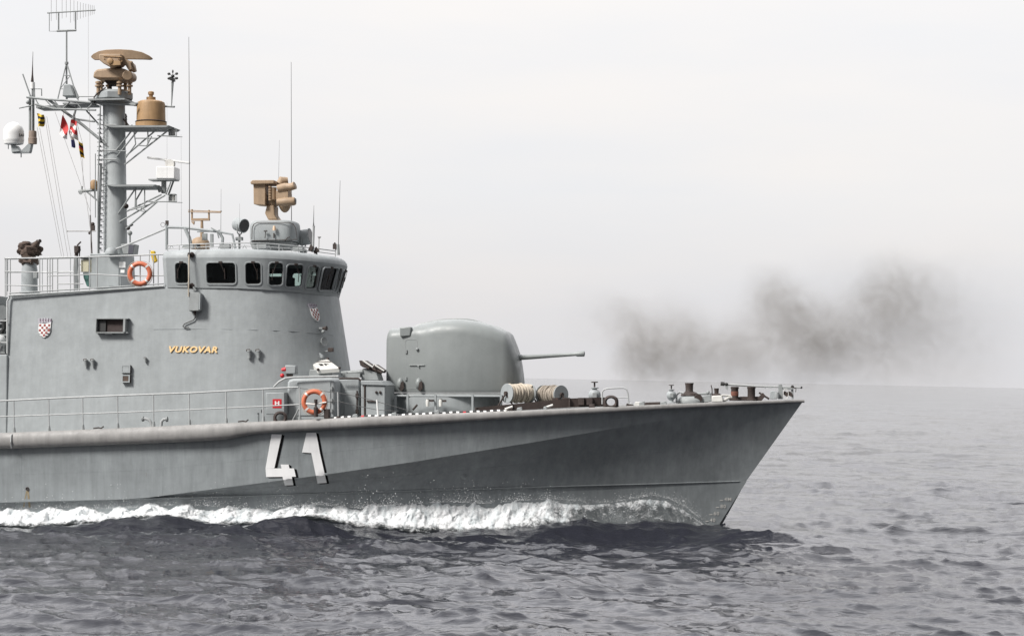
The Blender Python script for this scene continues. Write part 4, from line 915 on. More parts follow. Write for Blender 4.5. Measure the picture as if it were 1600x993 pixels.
for k, (x, y, Y, lab) in enumerate(((523, 385, 0, 'small dark fitting at the front tip of the wheelhouse roof rail'), (486, 388, -1.3, 'small dark fitting below the stub antenna'), (494, 392, -1.1, 'tilted dark fitting on the front slope of the wheelhouse roof'))):
    mb = MB(); mb.box(P(x, y, Y), .1, .1, .16, Matrix.Rotation(.5*k, 3, 'Y')); mb.tube([P(x-2, y-4, Y), P(x+2, y+6, Y)], .015); mb.ball(P(x, y-5, Y), .03); tag(obj('roof_fitting', mb, DARK), lab, 'fitting')
r = thing('roof_pipework', P(370, 388, -2.0), 'row of small grey hoops and pipe fittings along the wheelhouse roof', 'pipe fittings')
for k in range(12):
    mb = MB(); x = 268+k*19; Y = -2.0 if k < 7 else -2.0+(k-7)*.35; y = 388 if x < 400 else 388+(x-400)*.075; mb.tube([P(x-3, y, Y), P(x, y-5-(k % 3), Y), P(x+3, y, Y)], .012, 5)
    obj('pipe_hoop', mb, GREY2, r)
    if k % 3 == 1: obj('fitting_box', MB().box(P(x+8, y-3, Y), .3, .2, .12), GREY2, r)

# ------------------------------------------------------------------ foredeck
# hydrant cabinet
r = thing('hydrant_cabinet', P(433, 650, -3.2), 'grey cabinet with a red square H sign on the deckhouse wall', 'cabinet')
obj('cabinet', MB().slab([(418, 613), (447, 612.5), (447.5, 646.5), (418.5, 647)], -3.42, -3.0), GREY, r, bevel=.02)
cb_ = MB().slab([(418, 613), (447, 612.5), (447.5, 646.5), (418.5, 647)], -3.42, -3.2); bvc = BVHTree.FromPolygons(cb_.v, cb_.f)
s_ = decal('sign', [[(426, 623), (440, 623), (440, 637), (426, 637)]], bvc, .008, RED, r, cuts=0); text('letter', 'H', 429.6, 632.3, 436.6, 6.2, bvc, .012, WHITE, s_, bold=.045)
for k, x in enumerate((403.5,)):
    mb = MB(); mb.tube([P(x, 660, -3.7), P(x, 644, -3.7)], .03); mb.box(P(x+1, 642, -3.7), .16, .12, .1); tag(obj('deck_socket', mb, GREY), 'small grey deck socket on a stub left of the hydrant cabinet', 'socket')
def fairlead(px, py, w_, h_, Y, label):
    r = thing('fairlead', P(px, py+h_/2, Y), label, 'fairlead', 'dark mooring fairleads on the deck edge')
    rin = .30; out_ = [(-1, 1), (-1, .55), (-.9, 0), (-.72, -.5), (-.45, -.85), (0, -1), (.45, -.85), (.72, -.5), (.9, 0), (1, .55), (1, 1)]
    A = []; B = []
    for k in range(24):
        q = 2*math.pi*k/24+math.pi/2
        dx, dy = math.cos(q), -math.sin(q)
        # outer boundary by ray
        s = 1/max(abs(dx), abs(dy)); 
        if dy < 0: s = 1/math.sqrt(dx*dx+dy*dy)
        A.append((px+dx*s*w_/2, py+dy*s*h_/2)); B.append((px+dx*w_*.27, py+1+dy*h_*.30))
    t = .22; rings = [[P(x, y, Y-t/2) for x, y in B], [P(x*.6+a*.4, y*.6+b*.4, Y-t/2-.05) for (x, y), (a, b) in zip(B, A)], [P(x, y, Y-t/2+.03) for x, y in A], [P(x, y, Y+t/2) for x, y in A], [P(x, y, Y+t/2) for x, y in B], [P(x, y, Y-t/2) for x, y in B]]
    obj('casting', MB().loops(rings, caps=False), DARK, r); return r
fairlead(438, 651, 22, 18.5, YR(438)+.05, 'dark oval fairlead below the hydrant cabinet')
fairlead(954.5, 626.5, 24, 19, -(bG(P(954, 630, -2).x)-.15), 'dark oval fairlead beside the hoop rail on the bow')
# forward deckhouse blocks
r = thing('deck_locker', P(500, 656, -2.6), 'rounded grey foredeck locker with a door panel behind the lifebuoy', 'locker')
rings = []
for Y_ in (0,):
    pass
obj('casing', MB().slab([(460, 657), (461, 597), (464, 593), (470, 591), (526, 590), (532, 592), (534.5, 597), (535, 657)], -3.05, -1.2), GREY, r, bevel=.07)
obj('door', MB().slab([(464, 596), (517, 595), (517, 649), (464, 649)], -3.075, -3.0), GREY, r, bevel=.015)
mb = MB()
for y in (606, 625, 641): mb.box(P(518, y, -3.09), .05, .05, .09)
obj('hinge', mb, GREY2, r); obj('roof_rail', MB().tube([P(428, 604, -3.3), P(436, 596, -3.3), P(446, 590.5, -3.3), P(460, 589, -3.2), P(529, 587.5, -3.15)], .03), RAILM, r)
r = thing('deck_locker', P(552, 656, -1.9), 'recessed grey locker between the rounded locker and the forward box', 'locker')
obj('casing', MB().slab([(535, 593), (568, 592), (568, 657), (535, 657)], -2.3, -1.0), GREY, r, bevel=.02); obj('door', MB().slab([(538, 611), (557.5, 611), (557.5, 652), (538, 652)], -2.33, -2.29), GREY, r, bevel=.01)
mb = MB(); mb.tube([P(558, 610, -2.36), P(558, 654, -2.36)], .025); mb.box(P(558, 618, -2.36), .08, .1, .12); mb.box(P(558, 643, -2.36), .08, .1, .12); obj('latch_bar', mb, DARK, r)
obj('top_pipe', MB().tube([P(530, 591, -2.5), P(560, 591, -2.5), P(566, 596, -2.5)], .03), DARK, r)
mb = MB(); mb.tube([P(533, 583, -1.8), P(567, 580, -1.8)], .06); mb.box(P(551, 586, -1.8), .5, .3, .12); mb.box(P(540, 585, -1.8), .12, .3, .16); obj('pipework', mb, GREY2, r)
r = thing('deck_locker', P(590, 656, -2.2), 'square grey box with two bolts left of the gun turret', 'locker')
obj('casing', MB().slab([(572, 601), (609, 602), (609, 652), (572, 655)], -2.6, -1.2), GREY, r, bevel=.02); obj('lid', MB().slab([(572, 594), (602, 594.5), (610, 602), (573, 601)], -2.65, -1.15), GREY, r, bevel=.02); mb = MB(); mb.ball(P(588, 612.5, -2.62), .04); mb.ball(P(594, 612.5, -2.62), .04); mb.tube([P(573, 626, -2.63), P(588, 627, -2.63)], .022); mb.tube([P(570, 595, -2.6), P(570, 655, -2.6)], .03); obj('bolts', mb, DARK, r)
# launchers
def launcher(Y, quad, m, ped, label, dark=True):
    r = thing('flare_launcher', P(ped[0][0], ped[-1][1], Y), label, 'launcher', 'angled flare launchers on the foredeck')
    a, b, c_, d_ = quad
    mb = MB(); p = [P(*a, Y+.55), P(*b, Y+.55), P(*c_, Y-.25), P(*d_, Y-.25)]; nn = (p[1]-p[0]).cross(p[3]-p[0]).normalized(); nn = nn if nn.z < 0 else -nn
    mb.add(p+[q+nn*.14 for q in p], [(0, 1, 2, 3), (7, 6, 5, 4), (0, 4, 5, 1), (1, 5, 6, 2), (2, 6, 7, 3), (3, 7, 4, 0)]); obj('tube_bank', mb, m, r, bevel=.015)
    up = -nn; mb = MB()
    for u, v in ((.38, .62), (.62, .62)):
        q = p[0].lerp(p[1], u).lerp(p[3].lerp(p[2], u), v)+up*.01; e1 = (p[1]-p[0]).normalized()*.07; e2 = (p[3]-p[0]).normalized()*.09
        mb.add([q-e1-e2, q+e1-e2, q+e1+e2, q-e1+e2], [(0, 1, 2, 3)])
    obj('tube_mouth', mb, BLACK, r)
    mb = MB(); e0 = p[0].lerp(p[3], .35); mb.tube([p[0].lerp(p[3], .35)+up*.012, p[1].lerp(p[2], .35)+up*.012], .015); mb.ball(p[0], .05); mb.ball(p[3], .045); mb.ball(p[2], .04); mb.ball(p[1], .05); obj('clamps', mb, DARK, r)
    obj('pedestal', MB().slab(ped, Y-.1, Y+.4), GREY2, r, bevel=.02)
    return r
launcher(-2.0, [(479, 560), (512, 560.5), (530.5, 574.5), (497, 577)], DIRTYW, [(487, 577), (520, 578), (523, 593), (485, 593)], 'white tilted launcher bank on the rounded foredeck locker')
r = thing('flare_launcher', P(580, 594, -1.4), 'dark brown tilted launcher on the square foredeck box', 'launcher', 'angled flare launchers on the foredeck')
mb = MB(); mb.slab([(566, 563), (570, 563), (583, 572), (581, 577), (568, 571)], -1.9, -1.0); mb.slab([(583, 569), (587, 569), (600, 578), (598, 582.5), (584, 577)], -1.7, -.9); mb.tube([P(566, 570, -1.7), P(597, 582, -1.7)], .05); obj('tube_bank', mb, DARK, r, bevel=.01)
obj('rim', MB().tube([P(567, 563, -1.95), P(582, 573, -1.95), P(584, 569, -1.75), P(600, 579, -1.75)], .025), DIRTYW, r); obj('pedestal', MB().slab([(570, 575), (592, 582), (596, 594), (568, 594)], -1.8, -1.1), GREY2, r, bevel=.02)
r = thing('red_alarm_lamp', P(446, 592, -2.95), 'two small red lamps on a grey box beside the white launcher', 'lamp')
obj('box', MB().slab([(447, 570), (464, 570.5), (464, 584), (448, 584)], -3.0, -2.7), GREY, r, bevel=.03); obj('lamp', MB().tube([P(440, 577.5, -2.95), P(447, 576, -2.95)], [.04, .07]), RED, r); obj('lamp', MB().ball(P(441, 586.5, -2.95), .065), RED, r); obj('bracket', MB().slab([(447, 584), (457, 584), (457, 589), (450, 589)], -2.95, -2.8), DARK, r)
tag(obj('vent_cowl', MB().slab([(483, 553), (488, 551), (503, 551), (508, 556), (508, 560), (482, 560)], -1.6, -1.1), GREY, bevel=.03), 'low grey cowl behind the white launcher', 'cowl')

# gun turret
tur = thing('gun_turret', P(715, 642, 0), 'smooth domed grey gun turret on the foredeck with its barrel pointing right', 'gun turret')
TTOP = [(612.5, 521), (614, 516.5), (618, 514), (634, 513), (652, 511.5), (665, 507), (690, 501.5), (712, 500), (735, 500.5), (755, 504), (775, 510), (792, 518), (797, 522), (804, 537), (811, 555), (815, 575), (817.5, 596), (818, 605)]
TW = [(612.5, .86), (616, .93), (625, .97), (660, 1.12), (690, 1.28), (720, 1.34), (750, 1.32), (780, 1.2), (797, 1.08), (808, .9), (815, .62), (818, .4)]
rings = []; zb = 612.5
xs_ = [612.5, 613.2, 615, 618, 623, 630, 638, 648, 658, 668, 680, 692, 704, 716, 728, 740, 752, 764, 775, 785, 792, 797, 801, 805, 809, 812, 815, 817, 818]
for x in xs_:
    w_ = ip(x, TW); yt = ip(x, TTOP); pb = P(x, zb, 0); pt = P(x, yt, 0); hh = pt.z-pb.z; ring = []
    rc = min(.42 if x > 660 else .30, hh*.6)
    ring.append(Vector((pb.x, -w_*.97, pb.z)))
    ring.append(Vector((pb.x, -w_, pb.z+.1)))
    ring.append(Vector((pb.x, -w_*.985, pb.z+(hh-rc)*.6)))
    for k in range(9):
        q = k/8*math.pi/2; ring.append(Vector((pb.x, -(w_*.96-rc*1.15*(1-math.cos(q))), pb.z+hh-rc+rc*math.sin(q))))
    ring.append(Vector((pb.x, -(w_*.96-rc*1.15)*.45, pb.z+hh+.015)))
    rings.append(ring+[Vector((v.x, -v.y, v.z)) for v in reversed(ring)])
gh = obj('gunhouse', MB().loops(rings, caps=True), TURR, tur, ang=60)
gm = MB().loops(rings); bvg = BVHTree.FromPolygons(gm.v, gm.f)
# raised spine over the roof
mb = MB(); rr_ = []
for x in (650, 656, 664, 676, 690, 705, 720, 735, 745, 752):
    p = P(x, ip(x, TTOP)-1.3+(1.2 if x in (650, 752) else 0), 0); rr_.append([p+Vector((0, -.55, -.12)), p+Vector((0, -.5, .015)), p+Vector((0, .5, .015)), p+Vector((0, .55, -.12))])
obj('roof_spine', MB().loops(rr_), TURR, tur)
mb = MB(); rr_ = []
obj('roof_hatch', MB().slab([(634, 512.5), (652, 511.5), (651, 526), (635, 527)], -1.07, .9), TURR, tur, bevel=.03)
# door outline
def hb_(x, y, o=.0): 
    h = hit(x, y, bvg); return h[0]+h[1]*o
dr_ = [(633.5, 533), (636, 530.5), (650, 530), (652, 533), (652, 604), (650, 606.5), (636, 606.5), (633.5, 604)]
mb = MB(); mb.tube([hb_(x, y, .002) for x, y in dr_]+[hb_(*dr_[0], .002)], .006, 5); door = obj('door', mb, GREY2, tur)
mb = MB(); mb.tube([hb_(640, 570, .03), hb_(664, 570, .03)], .014); mb.ball(hb_(652.5, 545.5, .03), .045); mb.box(hb_(635, 549, .02), .05, .05, .1); mb.box(hb_(634.5, 591, .02), .05, .05, .1); mb.tube([hb_(654, 570, .03), hb_(655, 573, .05)], .02); obj('door_handle', mb, GREY2, door)
for x in (626.5, 655.5):
    v = obj('side_vent', MB().lathe(hb_(x, 600, -.02), [(0, .17), (.05, .17), (.11, .12), (.12, .03)], hit(x, 600, bvg)[1]+Vector((-.1, 0, .2)), 20, sc=(.75, 1)) if False else MB().ball(hb_(x-1, 599, .0), .15, (.7, .8, 1.15)), TURR, tur)
    obj('vent_mouth', MB().slab([(x, 597), (x+4, 595), (x+5, 606), (x+1, 611), (x-2, 608)], hb_(x, 600).y-.12, hb_(x, 600).y-.05), DARK, v)
obj('base_skirt', MB().loops([[Vector((v.x, v.y, rings[0][0].z+dz)) for v in [r_[0]*1.0 for r_ in rings]+[r_[-1]*1.0 for r_ in reversed(rings)]] for dz in (-.14, -.02)]), GREY2, tur, bevel=.01)
bp = [P(806, 558.6, 0), P(830, 557.2, 0), P(870, 554.8, 0), P(899, 553.1, 0), P(902, 552.9, 0), P(911, 552.2, 0), P(913, 552.1, 0)]
obj('barrel', MB().tube(bp, [.078, .072, .060, .052, .075, .088, .085], 24), TURR, tur)
obj('muzzle_bore', MB().lathe(P(912.6, 552.1, 0), [(0, .05), (.02, .05)], (1, 0, .05), 16), BLACK, tur)
obj('barrel_shroud', MB().tube([P(796, 559.2, 0), P(815, 558, 0)], [.12, .088], 24), TURR, tur)
# barbette
r = thing('turret_base', P(700, 645, 0), 'low round grey ring base under the gun turret with vertical ribs', 'turret base')
cb2 = P(700, 645, 0); obj('ring', MB().lathe(cb2-Vector((0, 0, .1)), [(0, 1.62), (.60, 1.62), (.62, 1.5)], n=64, sc=(1, .8)), GREY, r)
mb = MB()
for x in (617.5, 637, 680.5, 738.5, 783): mb.box(P(x, 630, -1.6), .06, .10, .5)
mb.tube([P(614, 641, -1.6), P(615, 624, -1.6), P(620, 618, -1.6), P(783, 618.5, -1.6), P(783, 640, -1.6)], .028); obj('guard_frame', mb, GREY, r)
for x in (668, 688.5): obj('canister', MB().lathe(P(x, 634.5, -1.75), [(0, .05), (.15, .055), (.2, .04), (.22, .05)], n=12), DIRTYW, r)
mb = MB(); mb.box(P(674, 625.5, -1.7), .14, .1, .06); mb.box(P(694, 626, -1.7), .12, .1, .06); mb.tube([P(645, 640, -1.5), P(652, 632, -1.5)], .03); obj('brackets', mb, DARK, r)

# rope reels
def reel(cx, cy, ax, Y, r0, ln, label, near_end):
    r = thing('rope_reel', P(cx, cy+15, Y), label, 'rope reel', 'rope reels on the foredeck'); a = Vector(ax).normalized(); c = P(cx, cy, Y)
    for s in (-1, 1): obj('flange', MB().lathe(c+a*s*ln/2-a*.015, [(0, r0), (.03, r0)], a, 32), GREY, r, bevel=.006)
    mb = MB(); b = a.orthogonal().normalized(); d = a.cross(b); pts = []; k = 28; turns = 11
    for i in range(turns*k):
        q = 2*math.pi*i/k; hgt = -ln/2+.04+(ln-.08)*i/(turns*k); rw = r0*.83+.02*math.sin(i*.37)+.015*math.sin(i*.11); pts.append(c+a*hgt+(b*math.cos(q)+d*math.sin(q))*rw)
    mb.tube(pts, .033, 7); mb.lathe(c-a*ln/2, [(0, r0*.8), (ln, r0*.8)], a, 28); obj('rope', mb, ROPE2 if near_end == 1 else ROPE, r)
    mb = MB(); e1 = c-a*(ln/2+.05); e2 = c+a*(ln/2+.05)
    for e_ in (e1, e2): mb.tube([e_, e_+Vector((-.22, 0, -r0-.08))], .025); mb.tube([e_, e_+Vector((.22, 0, -r0-.08))], .025); mb.lathe(e_, [(-.03, .06), (.03, .06)], a, 12)
    mb.tube([e1-a*.02, e2+a*.02], .03); obj('stand', mb, DARK, r)
reel(810, 614, (.68, .73, 0), -1.35, .285, .85, 'left white rope reel with its grey end disc facing left', 0)
reel(862, 616, (-.72, .69, 0), -1.0, .275, .85, 'right darker rope reel with its grey end disc facing right', 1)
# breakwater
r = thing('breakwater', P(850, 636, -2), 'long low dark breakwater plate across the bow beside the rope reels', 'breakwater')
y1_, y2_ = -(bG(P(745, 640, -3).x)-.45), -(bG(P(945, 630, -2).x)-.4)
mb = MB(); a = [P(744, 636, y1_), P(800, 631, (y1_*2+y2_)/3), P(890, 622, y2_-.3), P(946, 620, y2_+.2)]; b = [P(744, 641, y1_), P(800, 641, (y1_*2+y2_)/3), P(890, 636, y2_-.3), P(946, 634.5, y2_+.2)]
mb.loops([[p, q, q+Vector((0, .03, 0)), p+Vector((0, .03, 0))] for p, q in zip(a, b)]); obj('plate', mb, DARK, r)
mb = MB()
for p, q in zip(a, b): obj('stiffener', MB().box((p+q)/2-Vector((0, .03, 0)), .04, .1, (p-q).length), DARK, r)
for x in (865, 880, 905, 918): obj('bracket_block', MB().slab([(x, 621), (x+9, 621), (x+9, 632), (x, 632)], y2_-.2, y2_+.4), DARK, r)
# striped hose along the deck edge (black and white)
r = thing('striped_barrier_chain', P(520, 652, YR(520)), 'black, white and red striped barrier chain lying along the deck edge', 'barrier chain')
k = 0; x = 516.
while x < 790:
    w_ = 6.0 if k % 2 == 0 else 4.6; Yc = -(bG(P(x, 650, -3.6).x)-.14); yy = ip(x, GUN)-1.3; m_ = BLACK if k % 2 == 0 else (RED if k % 15 == 9 else WHITE)
    Yd = -(bG(P(x+w_, 650, -3.6).x)-.14)
    obj('link', MB().tube([P(x, yy+.5*math.sin(k), Yc), P(x+w_, ip(x+w_, GUN)-1.3+.5*math.sin(k+1), Yd)], .042, 8), m_, r); x += w_; k += 1
# small blocks along the deck edge
for k, (x, w_, h_, m_, lab) in enumerate(((555, 8, 5, GREY2, 'below the recessed locker'), (616, 8, 5, GREY2, 'left of the turret base'), (683, 7, 6, GREY2, 'under the middle of the turret'), (812, 8, 5, GREY2, 'in front of the left rope reel'), (852, 5, 5, GREY2, 'in front of the right rope reel'), (925, 9, 5, DARK, 'left of the first ball vent'), (1003, 8, 6, GREY2, 'right of the hoop rail'), (1037, 10, 5, GREY2, 'left of the second ball vent'))):
    Yc = -(bG(P(x, 640, -2.5).x)-.1); mb = MB(); p = P(x, ip(x, GUN)-h_/2+.5, Yc); mb.box(p, w_*.0185, .12, h_*.0185); mb.tube([p+Vector((-w_*.008, 0, h_*.009)), p+Vector((w_*.008, -.02, h_*.009+.02))], .02); tag(obj('deck_cleat', mb, m_, bevel=.01), 'small cleat block on the deck edge '+lab, 'cleat', 'cleats along the deck edge')
for k, (x, lab) in enumerate(((795, 'short white peg on the deck edge near the left reel'), (858, 'short white peg on the deck edge near the right reel'))):
    Yc = -(bG(P(x, 640, -2.8).x)-.08); mb = MB(); mb.tube([P(x-6, ip(x, GUN)-4, Yc), P(x+6, ip(x, GUN)-8, Yc)], .03); mb.tube([P(x-4, ip(x, GUN), Yc), P(x-4, ip(x, GUN)-5, Yc)], .03); tag(obj('hinged_stanchion', mb, DIRTYW), lab, 'stanchion')
# ball vents
def ballvent(px, pb, s, Y, label):
    r = thing('ball_vent', P(px, pb, Y), label, 'vent', 'ball shaped vents on the bow'); b = P(px, pb, Y)
    obj('body', MB().lathe(b, [(0, .16*s), (.03*s, .16*s), (.05*s, .08*s), (.10*s, .08*s)]+[(.28*s-.185*s*math.cos(q*math.pi/10), .18*s*math.sin(q*math.pi/10)+.001) for q in range(2, 9)]+[(.44*s, .07*s), (.47*s, .07*s), (.48*s, .12*s), (.50*s, .12*s), (.51*s, .03*s)], n=26), GREY, r)
    obj('handwheel', MB().lathe(b, [(.5*s, .025*s), (.64*s, .025*s), (.645*s, .10*s), (.67*s, .10*s), (.675*s, .02*s)], n=18), DARK, r)
    obj('cover_plate', MB().box(b+Vector((.02, -.175*s, .28*s)), .12*s, .03, .14*s), GREY2, r)
ballvent(929, 632, 1.0, -1.3, 'larger grey ball vent with handwheel left of the hoop rail')
ballvent(1049, 629, .78, -1.0, 'smaller grey ball vent with handwheel near the windlass')
Yh = -(bG(P(962, 630, -2).x)-.25)
mb = MB(); mb.tube([P(941, 631, Yh), P(941, 612, Yh), P(944, 608, Yh), P(950, 606.5, Yh), P(974, 605.5, Yh), P(979, 608, Yh), P(981, 614, Yh), P(982.5, 630, Yh)], .022); mb.tube([P(941, 620, Yh), P(982, 621, Yh)], .015); mb.tube([P(982, 630, Yh), P(990, 631, Yh)], .02)
tag(obj('hoop_rail', mb, RAILM), 'grey rounded hoop rail standing on the bow deck edge', 'railing')
# flat deck items between hoop and small vent
for k, (x0, x1, h_, m_, lab) in enumerate(((979, 989, 5, DARK, 'dark low deck hatch right of the hoop rail'), (992, 1008, 6.5, DIRTYW, 'pale low deck locker on the bow'), (1008, 1032, 5, DARK, 'dark low pipe bundle on the bow deck'))):
    Yc = -1.1; yb = ip((x0+x1)/2, GUN); tag(obj('deck_item', MB().slab([(x0, yb), (x0+1, yb-h_), (x1-1, yb-h_-.6), (x1, yb)], Yc-.2, Yc+.3), m_, bevel=.01), lab, 'deck box')
# windlass
r = thing('windlass', P(1080, 630, -.5), 'rusty dark windlass drum on a grey domed base near the bow', 'windlass'); Yw = -.5
obj('base', MB().lathe(P(1078, 629.5, Yw), [(0, .42), (.08, .42), (.14, .38), (.2, .3), (.22, .1)], n=30), GREY2, r)
mb = MB(); mb.lathe(P(1078, 619, Yw), [(-.03, .22), (.03, .27), (.08, .25), (.12, .18), (.14, .12)], n=24); mb.lathe(P(1090, 622, Yw-.2), [(0, .12), (.1, .12)], (.3, -1, 0), 16); obj('chain_wheel', mb, DARK, r)
obj('drum', MB().lathe(P(1077, 612, Yw), [(0, .13), (.04, .11), (.2, .115), (.25, .13), (.265, .13)], n=24), DARK, r)
mb = MB(); mb.tube([P(1057, 629, Yw-.3), P(1057, 617, Yw-.3), P(1062, 612, Yw-.3), P(1068, 614, Yw-.3)], .03); obj('brake_lever', mb, RAILM, r)
mb = MB(); mb.slab([(1089, 628), (1098, 618), (1110, 616), (1113, 626), (1105, 628)], Yw-.2, Yw+.1); mb.tube([P(1086, 615, Yw), P(1112, 614.5, Yw)], .04); mb.ball(P(1106, 613, Yw), .06); obj('gearbox', mb, GREY2, r, bevel=.02)
r = thing('anchor_stopper', P(1120, 628, -.45), 'small dark capstan on a pale block between windlass and bollards', 'capstan'); obj('block', MB().slab([(1112, 627.5), (1113, 618), (1128, 617), (1131, 627)], -.7, -.1), DIRTYW, r, bevel=.02)
obj('drum', MB().lathe(P(1119.5, 618, -.45), [(0, .16), (.05, .12), (.08, .06), (.2, .07), (.22, .08)], n=18), DARK, r); mb = MB(); mb.tube([P(1113, 618, -.5), P(1112.5, 607, -.5), P(1111, 601, -.5)], .014); obj('lever', mb, DARK, r)
mb = MB(); mb.tube([P(1130, 626, -.5), P(1140, 620, -.4), P(1150, 621, -.35)], .05); mb.tube([P(1128, 617, -.5), P(1142, 618, -.4)], .03); tag(obj('anchor_chain', mb, DIRTYW), 'pale chain cover running from the capstan to the bollards', 'chain')
def bollard(px, w_, label, Y=-.35, rusty=False):
    r = thing('bollard', P(px, 625, Y), label, 'bollard', 'rusty bollards near the stem'); s = w_*.0185/2
    obj('post', MB().lathe(P(px, 625, Y), [(0, s*1.5), (.04, s*1.5), (.05, s), (.33, s), (.35, s*1.12), (.39, s*1.12), (.4, s*.9)], n=20), DARK, r)
    if rusty: obj('rope_turn', MB().lathe(P(px, 618, Y), [(0, s*1.02), (.03, s*1.08), (.06, s*1.02), (.1, s*1.08), (.13, s*1.0)], n=20), mat('rusty_red', (.16, .06, .04), .8, var=.3, scale=12), r)
bollard(1148, 11.5, 'left rusty bollard with red brown turns near the stem', rusty=True); bollard(1174, 12, 'right plain dark bollard near the stem')
mb = MB(); mb.slab([(1140, 625.5), (1144, 620.5), (1160, 619), (1186, 619), (1192, 613), (1196, 618), (1190, 625.5)], -.3, .1); mb.tube([P(1186, 613, -.2), P(1202, 623, -.2)], .03); tag(obj('mooring_bed', mb, DARK, bevel=.01), 'dark low mooring bed plate around the bollards', 'bed plate')
# bow roller frame & jackstaff
r = thing('bow_roller_frame', P(1228, 625, 0), 'grey bow frame with rollers right at the stem', 'bow frame')
mb = MB(); mb.slab([(1216, 600), (1222, 599.5), (1223.5, 623), (1216, 623)], -.22, -.1); mb.slab([(1236, 606), (1239.5, 606), (1240, 623), (1237, 623)], -.15, .15); mb.slab([(1222, 605), (1239, 606), (1239, 608.5), (1222, 608)], -.2, .15); obj('frame', mb, GREY2, r, bevel=.008)
mb = MB()
for x in (1228, 1234.5): mb.lathe(P(x, 615, -.12), [(-.04, .08), (.05, .08)], (0, -1, 0), 18, sc=(.7, 1.2))
mb.tube([P(1236, 604, -.1), P(1244, 607, -.1), P(1243, 612, -.1)], .012); obj('roller', mb, DARK, r)
obj('frame_rim', MB().tube([P(1228+4*math.cos(i/16*6.28), 615+8*math.sin(i/16*6.28), -.2) for i in range(16)], .01, 6, closed=True), DIRTYW, r)
tag(obj('locker_box', MB().slab([(1203, 612), (1206, 610), (1213, 611), (1214, 623), (1203, 623)], -.3, .1), GREY, bevel=.015), 'small grey deck box just left of the bow frame', 'deck box')
tag(obj('small_roller', MB().lathe(P(1218-4, 622, -.32), [(0, .07), (.1, .08), (.18, .06)], n=14), GREY2), 'small grey post against the bow frame', 'post')
r = thing('jackstaff', P(1190, 604, -.1), 'long folded jackstaff lying horizontally above the bow bollards', 'jackstaff')
obj('pole', MB().tube([P(1126, 599.5, -.3), P(1180, 603, -.1), P(1253, 605, .1)], [.035, .028, .022]), RAILM, r); mb = MB(); mb.tube([P(1126, 599, -.3), P(1132, 599.5, -.3)], .06); mb.ball(P(1135, 600, -.3), .05); mb.ball(P(1252, 605, .1), .035); mb.ball(P(1238, 603.5, 0), .045); obj('clamps', mb, BLACK, r)
mb = MB(); mb.slab([(1133, 601), (1138, 601), (1137, 609), (1134, 607)], -.32, -.26); mb.slab([(1194, 604), (1197, 604), (1196, 608)], -.1, -.04); mb.box(P(1204, 604.5, -.05), .12, .06, .05); obj('toggle', mb, GREY2, r)
# bent vents by the side deck
def gooseneck(pts, label):
    r = thing('gooseneck_vent', P(*pts[-1], -3.5), label, 'vent', 'bent pipe vents low on the deckhouse side'); obj('pipe', MB().tube([P(*p, -3.5) for p in pts], .045, 12), RAILM, r)
    obj('flange', MB().lathe(P(*pts[0], -3.5), [(-.03, .075), (.02, .075)], (1, 0, .1), 14), GREY2, r)
gooseneck([(223.5, 654), (228, 653.5), (233, 655.5), (236, 660), (237, 667)], 'left bent pipe vent behind the side railing')
gooseneck([(261, 654.5), (256, 654.5), (252.5, 658), (251.5, 667)], 'right bent pipe vent behind the side railing')
for x, lab in ((158, 'small dark deck clip by the third railing post'), (384, 'small dark deck clip left of the hydrant cabinet')):
    mb = MB(); Yq = YR(x)+.2; mb.tube([P(x-12, ip(x, GUN)-2, Yq), P(x-4, ip(x, GUN)-3, Yq), P(x, ip(x, GUN)-2, Yq), P(x+4, ip(x, GUN)-5, Yq)], .02); tag(obj('deck_clip', mb, DARK), lab, 'clip')

bpy.context.view_layer.update()
for o in TOP: o.matrix_world = T @ o.matrix_world

# ------------------------------------------------------------------ sea
def ocean(Nn, Lm, wind, wdir, amp, kmin=0, kmax=1e9, seed=0, spread=2.0, pw=4.):
    r = np.random.default_rng(seed); k = np.fft.fftfreq(Nn, Lm/Nn)*2*np.pi; kx, ky = np.meshgrid(k, k, indexing='ij'); kk = np.hypot(kx, ky); kk[0, 0] = 1e-6
    Lw = wind**2/9.81; cosf = (kx*math.cos(wdir)+ky*math.sin(wdir))/kk
    S = np.exp(-1/(kk*Lw)**2)/kk**pw*(np.abs(cosf)**spread*.93+.07)*np.exp(-(kk*.035)**2)
    S[(kk < kmin) | (kk > kmax)] = 0; S[0, 0] = 0
    h = np.sqrt(S)*(r.standard_normal(S.shape)+1j*r.standard_normal(S.shape))
    H = np.real(np.fft.ifft2(h)); sc = amp/H.std(); H *= sc
    Dx = np.real(np.fft.ifft2(-1j*kx/kk*h))*sc; Dy = np.real(np.fft.ifft2(-1j*ky/kk*h))*sc
    sg = H.std(); H = H+.06*(H*H/sg-sg)
    return H.astype(np.float32), Dx.astype(np.float32), Dy.astype(np.float32)
def samp(tl, Lm, x, y, off=(0, 0)):
    Nn = tl[0].shape[0]; u = (x+off[0])/Lm*Nn; v = (y+off[1])/Lm*Nn; ui = np.floor(u).astype(int); vi = np.floor(v).astype(int); fu = u-ui; fv = v-vi; o = []
    for t in tl:
        o.append((t[ui % Nn, vi % Nn]*(1-fu)+t[(ui+1) % Nn, vi % Nn]*fu)*(1-fv)+(t[ui % Nn, (vi+1) % Nn]*(1-fu)+t[(ui+1) % Nn, (vi+1) % Nn]*fu)*fv)
    return o
WD = rad(75)
T1 = ocean(512, 131., 7.0, WD, .105, kmin=.15, kmax=3, seed=3, spread=3); T2 = ocean(512, 37., 5.0, WD+.2, .040, kmin=1.8, kmax=9, seed=5, spread=4, pw=3.2); T3 = ocean(512, 13.7, 4.0, WD-.15, .017, kmin=6, kmax=60, seed=8, spread=2.5, pw=3.5)
